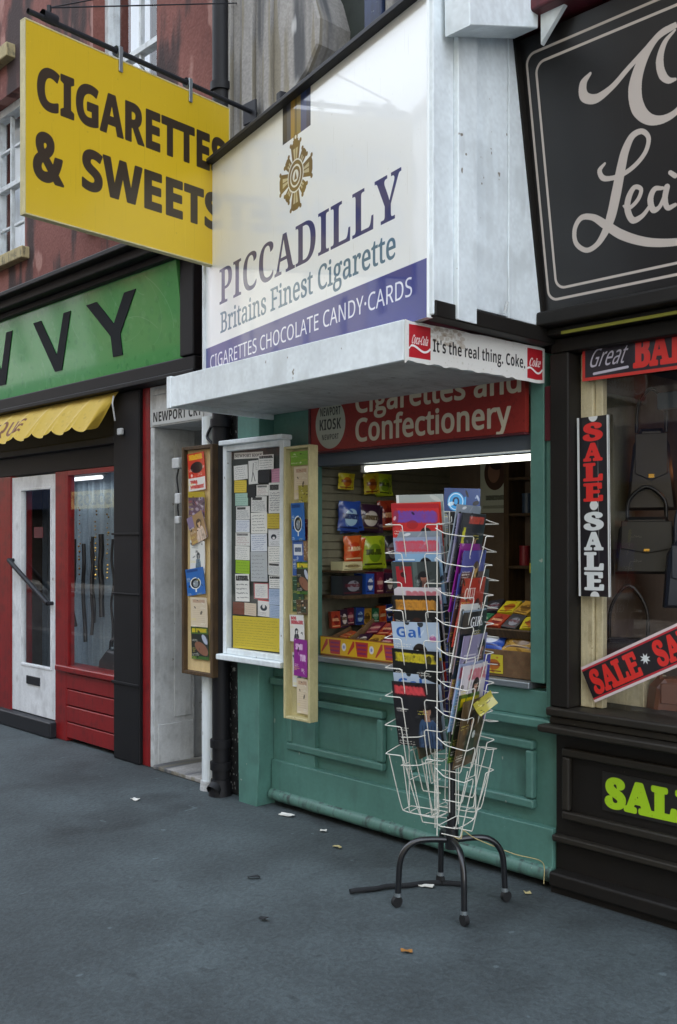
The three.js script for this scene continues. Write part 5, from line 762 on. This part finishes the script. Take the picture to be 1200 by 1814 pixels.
// ---------------------------------------------------------------- spinning magazine rack
{
  const r = thing('magazine_rack', 'tall spinning wire magazine rack on black castored legs in front of the kiosk', 'rack', [-0.208, 0, 0.489]);
  part(r, 'pole', cyl(0.016, 0.016, 1.46, 0, 0.26, 0, 14), M.blackMetal);
  part(r, 'hub', merge([cyl(0.03, 0.03, 0.1, 0, 0.245, 0, 14), cyl(0.022, 0.022, 0.04, 0, 0.345, 0, 14)]), M.blackMetal);
  for (let i = 0; i < 4; i++) {
    const a = (38 + 88 * (i % 2) + 180 * (i > 1 ? 1 : 0)) * Math.PI / 180, c = Math.cos(a), s = Math.sin(a);
    const lg = part(r, 'leg', tube([[0.01, 0.282], [0.1, 0.288], [0.165, 0.28], [0.21, 0.245], [0.232, 0.19], [0.238, 0.1], [0.24, 0.06]].map(([d, y]) => [d * c, y, d * s]), 0.0135, 40, 9, 0.5), M.blackMetal);
    part(lg, 'collar', rod([0.24 * c, 0.062, 0.24 * s], [0.24 * c, 0.045, 0.24 * s], 0.0155, 9), M.steel);
    const w = new THREE.CylinderGeometry(0.024, 0.024, 0.02, 16); w.rotateX(Math.PI / 2); w.rotateY(-a + 0.4); w.translate(0.245 * c, 0.0245, 0.245 * s); part(lg, 'caster', w, M.rubber);
  }
  const hw = 0.1375, zf = 0.18, zb = 0.03, Hs = [0, -0.055, 0, -0.055];
  const pocket = (dep) => merge([
    tube([[-hw + 0.03, 0.035, zb], [-hw, 0.012, zb + 0.06], [-hw, 0, zf], [-0.062, 0, zf], [-0.055, -0.004, zf], [-0.053, -0.02, zf - 0.002], [-0.052, -dep, zf - 0.06], [-0.052, -dep - 0.006, zf - 0.07], [-0.052, -dep - 0.004, zb]], 0.0023, 54, 6),
    tube([[hw - 0.03, 0.035, zb], [hw, 0.012, zb + 0.06], [hw, 0, zf], [0.066, 0, zf], [0.059, -0.004, zf], [0.057, -0.02, zf - 0.002], [0.056, -dep, zf - 0.06], [0.056, -dep - 0.006, zf - 0.07], [0.056, -dep - 0.004, zb]], 0.0023, 54, 6)]);
  const pk = pocket(0.235), pl = pocket(0.25);
  const frame = merge([rod([-0.1, 0.41, zb], [-0.1, 1.72, zb], 0.0026, 6), rod([0.1, 0.41, zb], [0.1, 1.72, zb], 0.0026, 6), rod([-0.1, 1.72, zb], [0.1, 1.72, zb], 0.0026, 6)]);
  const foot = tube([[-hw + 0.02, 0.664, zf], [-hw + 0.05, 0.41, 0.11], [hw - 0.05, 0.41, 0.11], [hw - 0.02, 0.664, zf]], 0.0023, 40, 6), foot2 = merge([tube([[-0.088, 0.41, 0.11], [-0.088, 0.41, 0.03], [0.088, 0.41, 0.03], [0.088, 0.41, 0.11]], 0.0023, 30, 6), foot]);
  for (let q = 0; q < 4; q++) {
    const col = new THREE.Group(); col.name = 'wire_column'; col.rotation.y = (13 + 90 * q) * Math.PI / 180; r.add(col);
    const sx = q < 2 ? -0.096 : 0;
    const f = part(col, 'back_frame', frame, M.wire); f.position.set(sx, Hs[q], 0);
    const b = part(col, 'basket', foot2, M.wire); b.position.set(sx, Hs[q] * 0.3, 0);
    for (let i = 0; i < 9; i++) { const p = part(col, 'pocket', i === 8 ? pl : pk, M.wire); p.position.set(sx + rr(-0.003, 0.003), 1.664 - 0.125 * i + Hs[q] + rr(-0.004, 0.004), rr(-0.004, 0.003)); p.rotation.y = rr(-0.03, 0.03); }
  }
  // magazines in the pockets: column, pocket, cover
  const cols = [
    [[0, 'm_red', 0.02], [1, 'm_blue', 0.0], [2, 'm_grey', 0.02], [3, 'm_orange', 0], [4, 'm_lake', 0.01], [5, 'm_yellow', 0.015], [6, 'm_long', 0]],
    [[0, 'm_night', 0.03], [1, 'm_plum', 0.0], [2, 'm_scarlet', 0.01], [3, 'm_girl', 0], [4, 'm_silver', 0.02], [5, 'm_white', 0.02], [6, 'm_brown', 0]],
    [[2, 'm_grey', -0.02], [5, 'm_plum', -0.02]],
    [[0, 'm_group', 0], [1, 'm_night', 0], [3, 'm_silver', 0], [4, 'm_orange', 0], [6, 'm_brown', 0]]];
  const L = [['red magazine with purple title topmost on the near side of the rack', 'pale blue magazine with red title, second on the near side of the rack', 'dark grey magazine with red bar, third on the near side of the rack', 'black magazine with orange title, fourth on the near side of the rack', 'pale blue grey magazine with blue title, fifth on the near side of the rack', 'black magazine with yellow title, sixth on the near side of the rack', 'dark magazine with red title block, lowest on the near side of the rack'],
    ['dark magazine with small red title topmost on the right side of the rack', 'purple and brown magazine, second on the right side of the rack', 'scarlet magazine with white title, third on the right side of the rack', 'black magazine with white title, fourth on the right side of the rack', 'silver grey magazine, fifth on the right side of the rack', 'white magazine with woman in orange, sixth on the right side of the rack', 'brown magazine lowest on the right side of the rack'],
    ['grey magazine half way down the far side of the rack', 'plum magazine low on the far side of the rack'],
    ['grey magazine with several figures on the left side of the rack', 'dark magazine second on the left side of the rack', 'silver magazine half way down the left side of the rack', 'black and orange magazine on the left side of the rack', 'brown magazine low on the left side of the rack']];
  const v = new THREE.Vector3(), E = new THREE.Euler();
  const mag = (q, i, key, dz, label, k = 0) => {
    const y = 1.664 - 0.125 * i + Hs[q], th = (13 + 90 * q) * Math.PI / 180;
    v.set((q < 2 ? -0.096 : 0) + rr(-0.008, 0.008), y - 0.085 + dz, 0.138 - k * 0.012).applyAxisAngle(new THREE.Vector3(0, 1, 0), th);
    const o = solo('rack_magazine', label, 'magazine', plate(0.228, 0.29, 0.004, cells[key], -0.008, 6, 6), coverMat, 'magazines in the wire rack');
    o.position.set(-0.208 + v.x, v.y, 0.489 + v.z); o.rotation.set(0.2, th + rr(-0.03, 0.03), rr(-0.025, 0.025), 'YXZ');
  };
  cols.forEach((c, q) => c.forEach(([i, key, dz], n) => mag(q, i, key, dz + 0.01, L[q][n])));
  const more = ['c_red', 'm_group', 'c_disc', 'm_white', 'm_scarlet', 'c_mix', 'm_lake', 'm_silver', 'c_purple', 'm_plum', 'c_white', 'c_skin', 'm_blue', 'c_green'];
  for (const q of [0, 1]) for (let i = 0; i < 7; i++) mag(q, i, more[(i + q * 7) % 14], 0.038 + rr(-0.006, 0.012), 'magazine tucked just behind the ' + L[q][i].split(',')[0].replace(/ (topmost|lowest) on.*/, '') + ' on the ' + (q ? 'right' : 'near') + ' side', 1.4);
  mag(0, 0, 'm_pale', 0.07, 'pale green grey magazine standing up behind the red one on the rack', 3);
  mag(1, 0, 'm_group', 0.075, 'magazine with a row of figures behind the topmost one on the right side', 2);
  const o = solo('rack_magazine', 'blue magazine with round emblem standing highest on the rack', 'magazine', plate(0.16, 0.25, 0.005, cells.m_disc, -0.004, 4, 4), coverMat, 'magazines in the wire rack'); o.position.set(-0.21, 1.7, 0.42); o.rotation.set(0.06, 0.75, -0.03, 'YXZ');
  const y = solo('rack_magazine', 'yellow edged magazine curling out of the right side of the rack', 'magazine', plate(0.11, 0.06, 0.004, cells.m_olive, 0.02, 6, 6), coverMat, 'magazines in the wire rack'); y.position.set(-0.01, 0.9, 0.52); y.rotation.set(-0.5, 1.2, 0.5, 'YXZ');
  // string tied from the rack to the kiosk foot
  solo('tie_string', 'pale frayed string running from the rack base to the kiosk foot', 'string', tube([[-0.2, 0.31, 0.51], [-0.15, 0.3, 0.5], [-0.16, 0.33, 0.47], [-0.13, 0.29, 0.42], [-0.06, 0.2, 0.24], [-0.03, 0.15, 0.1], [-0.03, 0.11, 0.05], [-0.028, 0.03, 0.055]], 0.0024, 60, 5, 0.4), M.string);
}

// ---------------------------------------------------------------- litter on the pavement
{
  const scrap = (label, x, z, w, d, m, ry, cat = 'litter') => { const g = new THREE.BoxGeometry(w, 0.003, d, 5, 1, 4), p = g.attributes.position; for (let i = 0; i < p.count; i++) p.setY(i, p.getY(i) + 0.004 + 0.012 * vn(p.getX(i) * 60 + 80, p.getZ(i) * 60 + x * 9 + 90)); g.computeVertexNormals(); const o = solo('litter_scrap', label, cat, g, m, 'litter on the pavement'); o.position.set(x, 0, z); o.rotation.y = ry; };
  scrap('larger white paper scrap lying before the green kiosk foot', -1.751, 0.117, 0.09, 0.035, M.paper, 0.3);
  scrap('tiny white scrap between the kiosk foot and the rack', -1.379, 0.172, 0.035, 0.028, M.paper, 0.7);
  scrap('small pale scrap nearer the street than the tiny white one', -1.121, 0.315, 0.05, 0.02, M.string, 0.1);
  scrap('white paper tag lying on the dark cord under the rack', -0.435, 0.413, 0.085, 0.035, M.paper, 0.5);
  scrap('small pale scrap beside the rack under the string', -0.05, 0.15, 0.03, 0.02, M.string, 1.0);
  scrap('orange brown scrap alone in the foreground of the pavement', -0.0, 1.01, 0.045, 0.02, flat(0x9a6a30, 0.9), 0.8);
  scrap('dark leaf shaped scrap on the open pavement', -1.059, 0.914, 0.06, 0.022, M.rope, 0.9);
  scrap('dark lump on the pavement near the camera', -0.633, 1.205, 0.035, 0.025, M.rope, 0.2);
  scrap('white droppings spot in front of the passage', -2.653, 0.562, 0.05, 0.03, M.paper, 0.4);
  solo('cord', 'dark knotted cord lying on the pavement under the rack', 'cord', tube([[-0.6, 0.014, 0.73], [-0.585, 0.016, 0.7], [-0.55, 0.012, 0.62], [-0.53, 0.014, 0.56], [-0.48, 0.012, 0.48], [-0.44, 0.013, 0.4], [-0.38, 0.012, 0.33], [-0.3, 0.014, 0.28]], 0.012, 70, 7, 0.5), M.rope);
}
renderer.render(scene, camera);
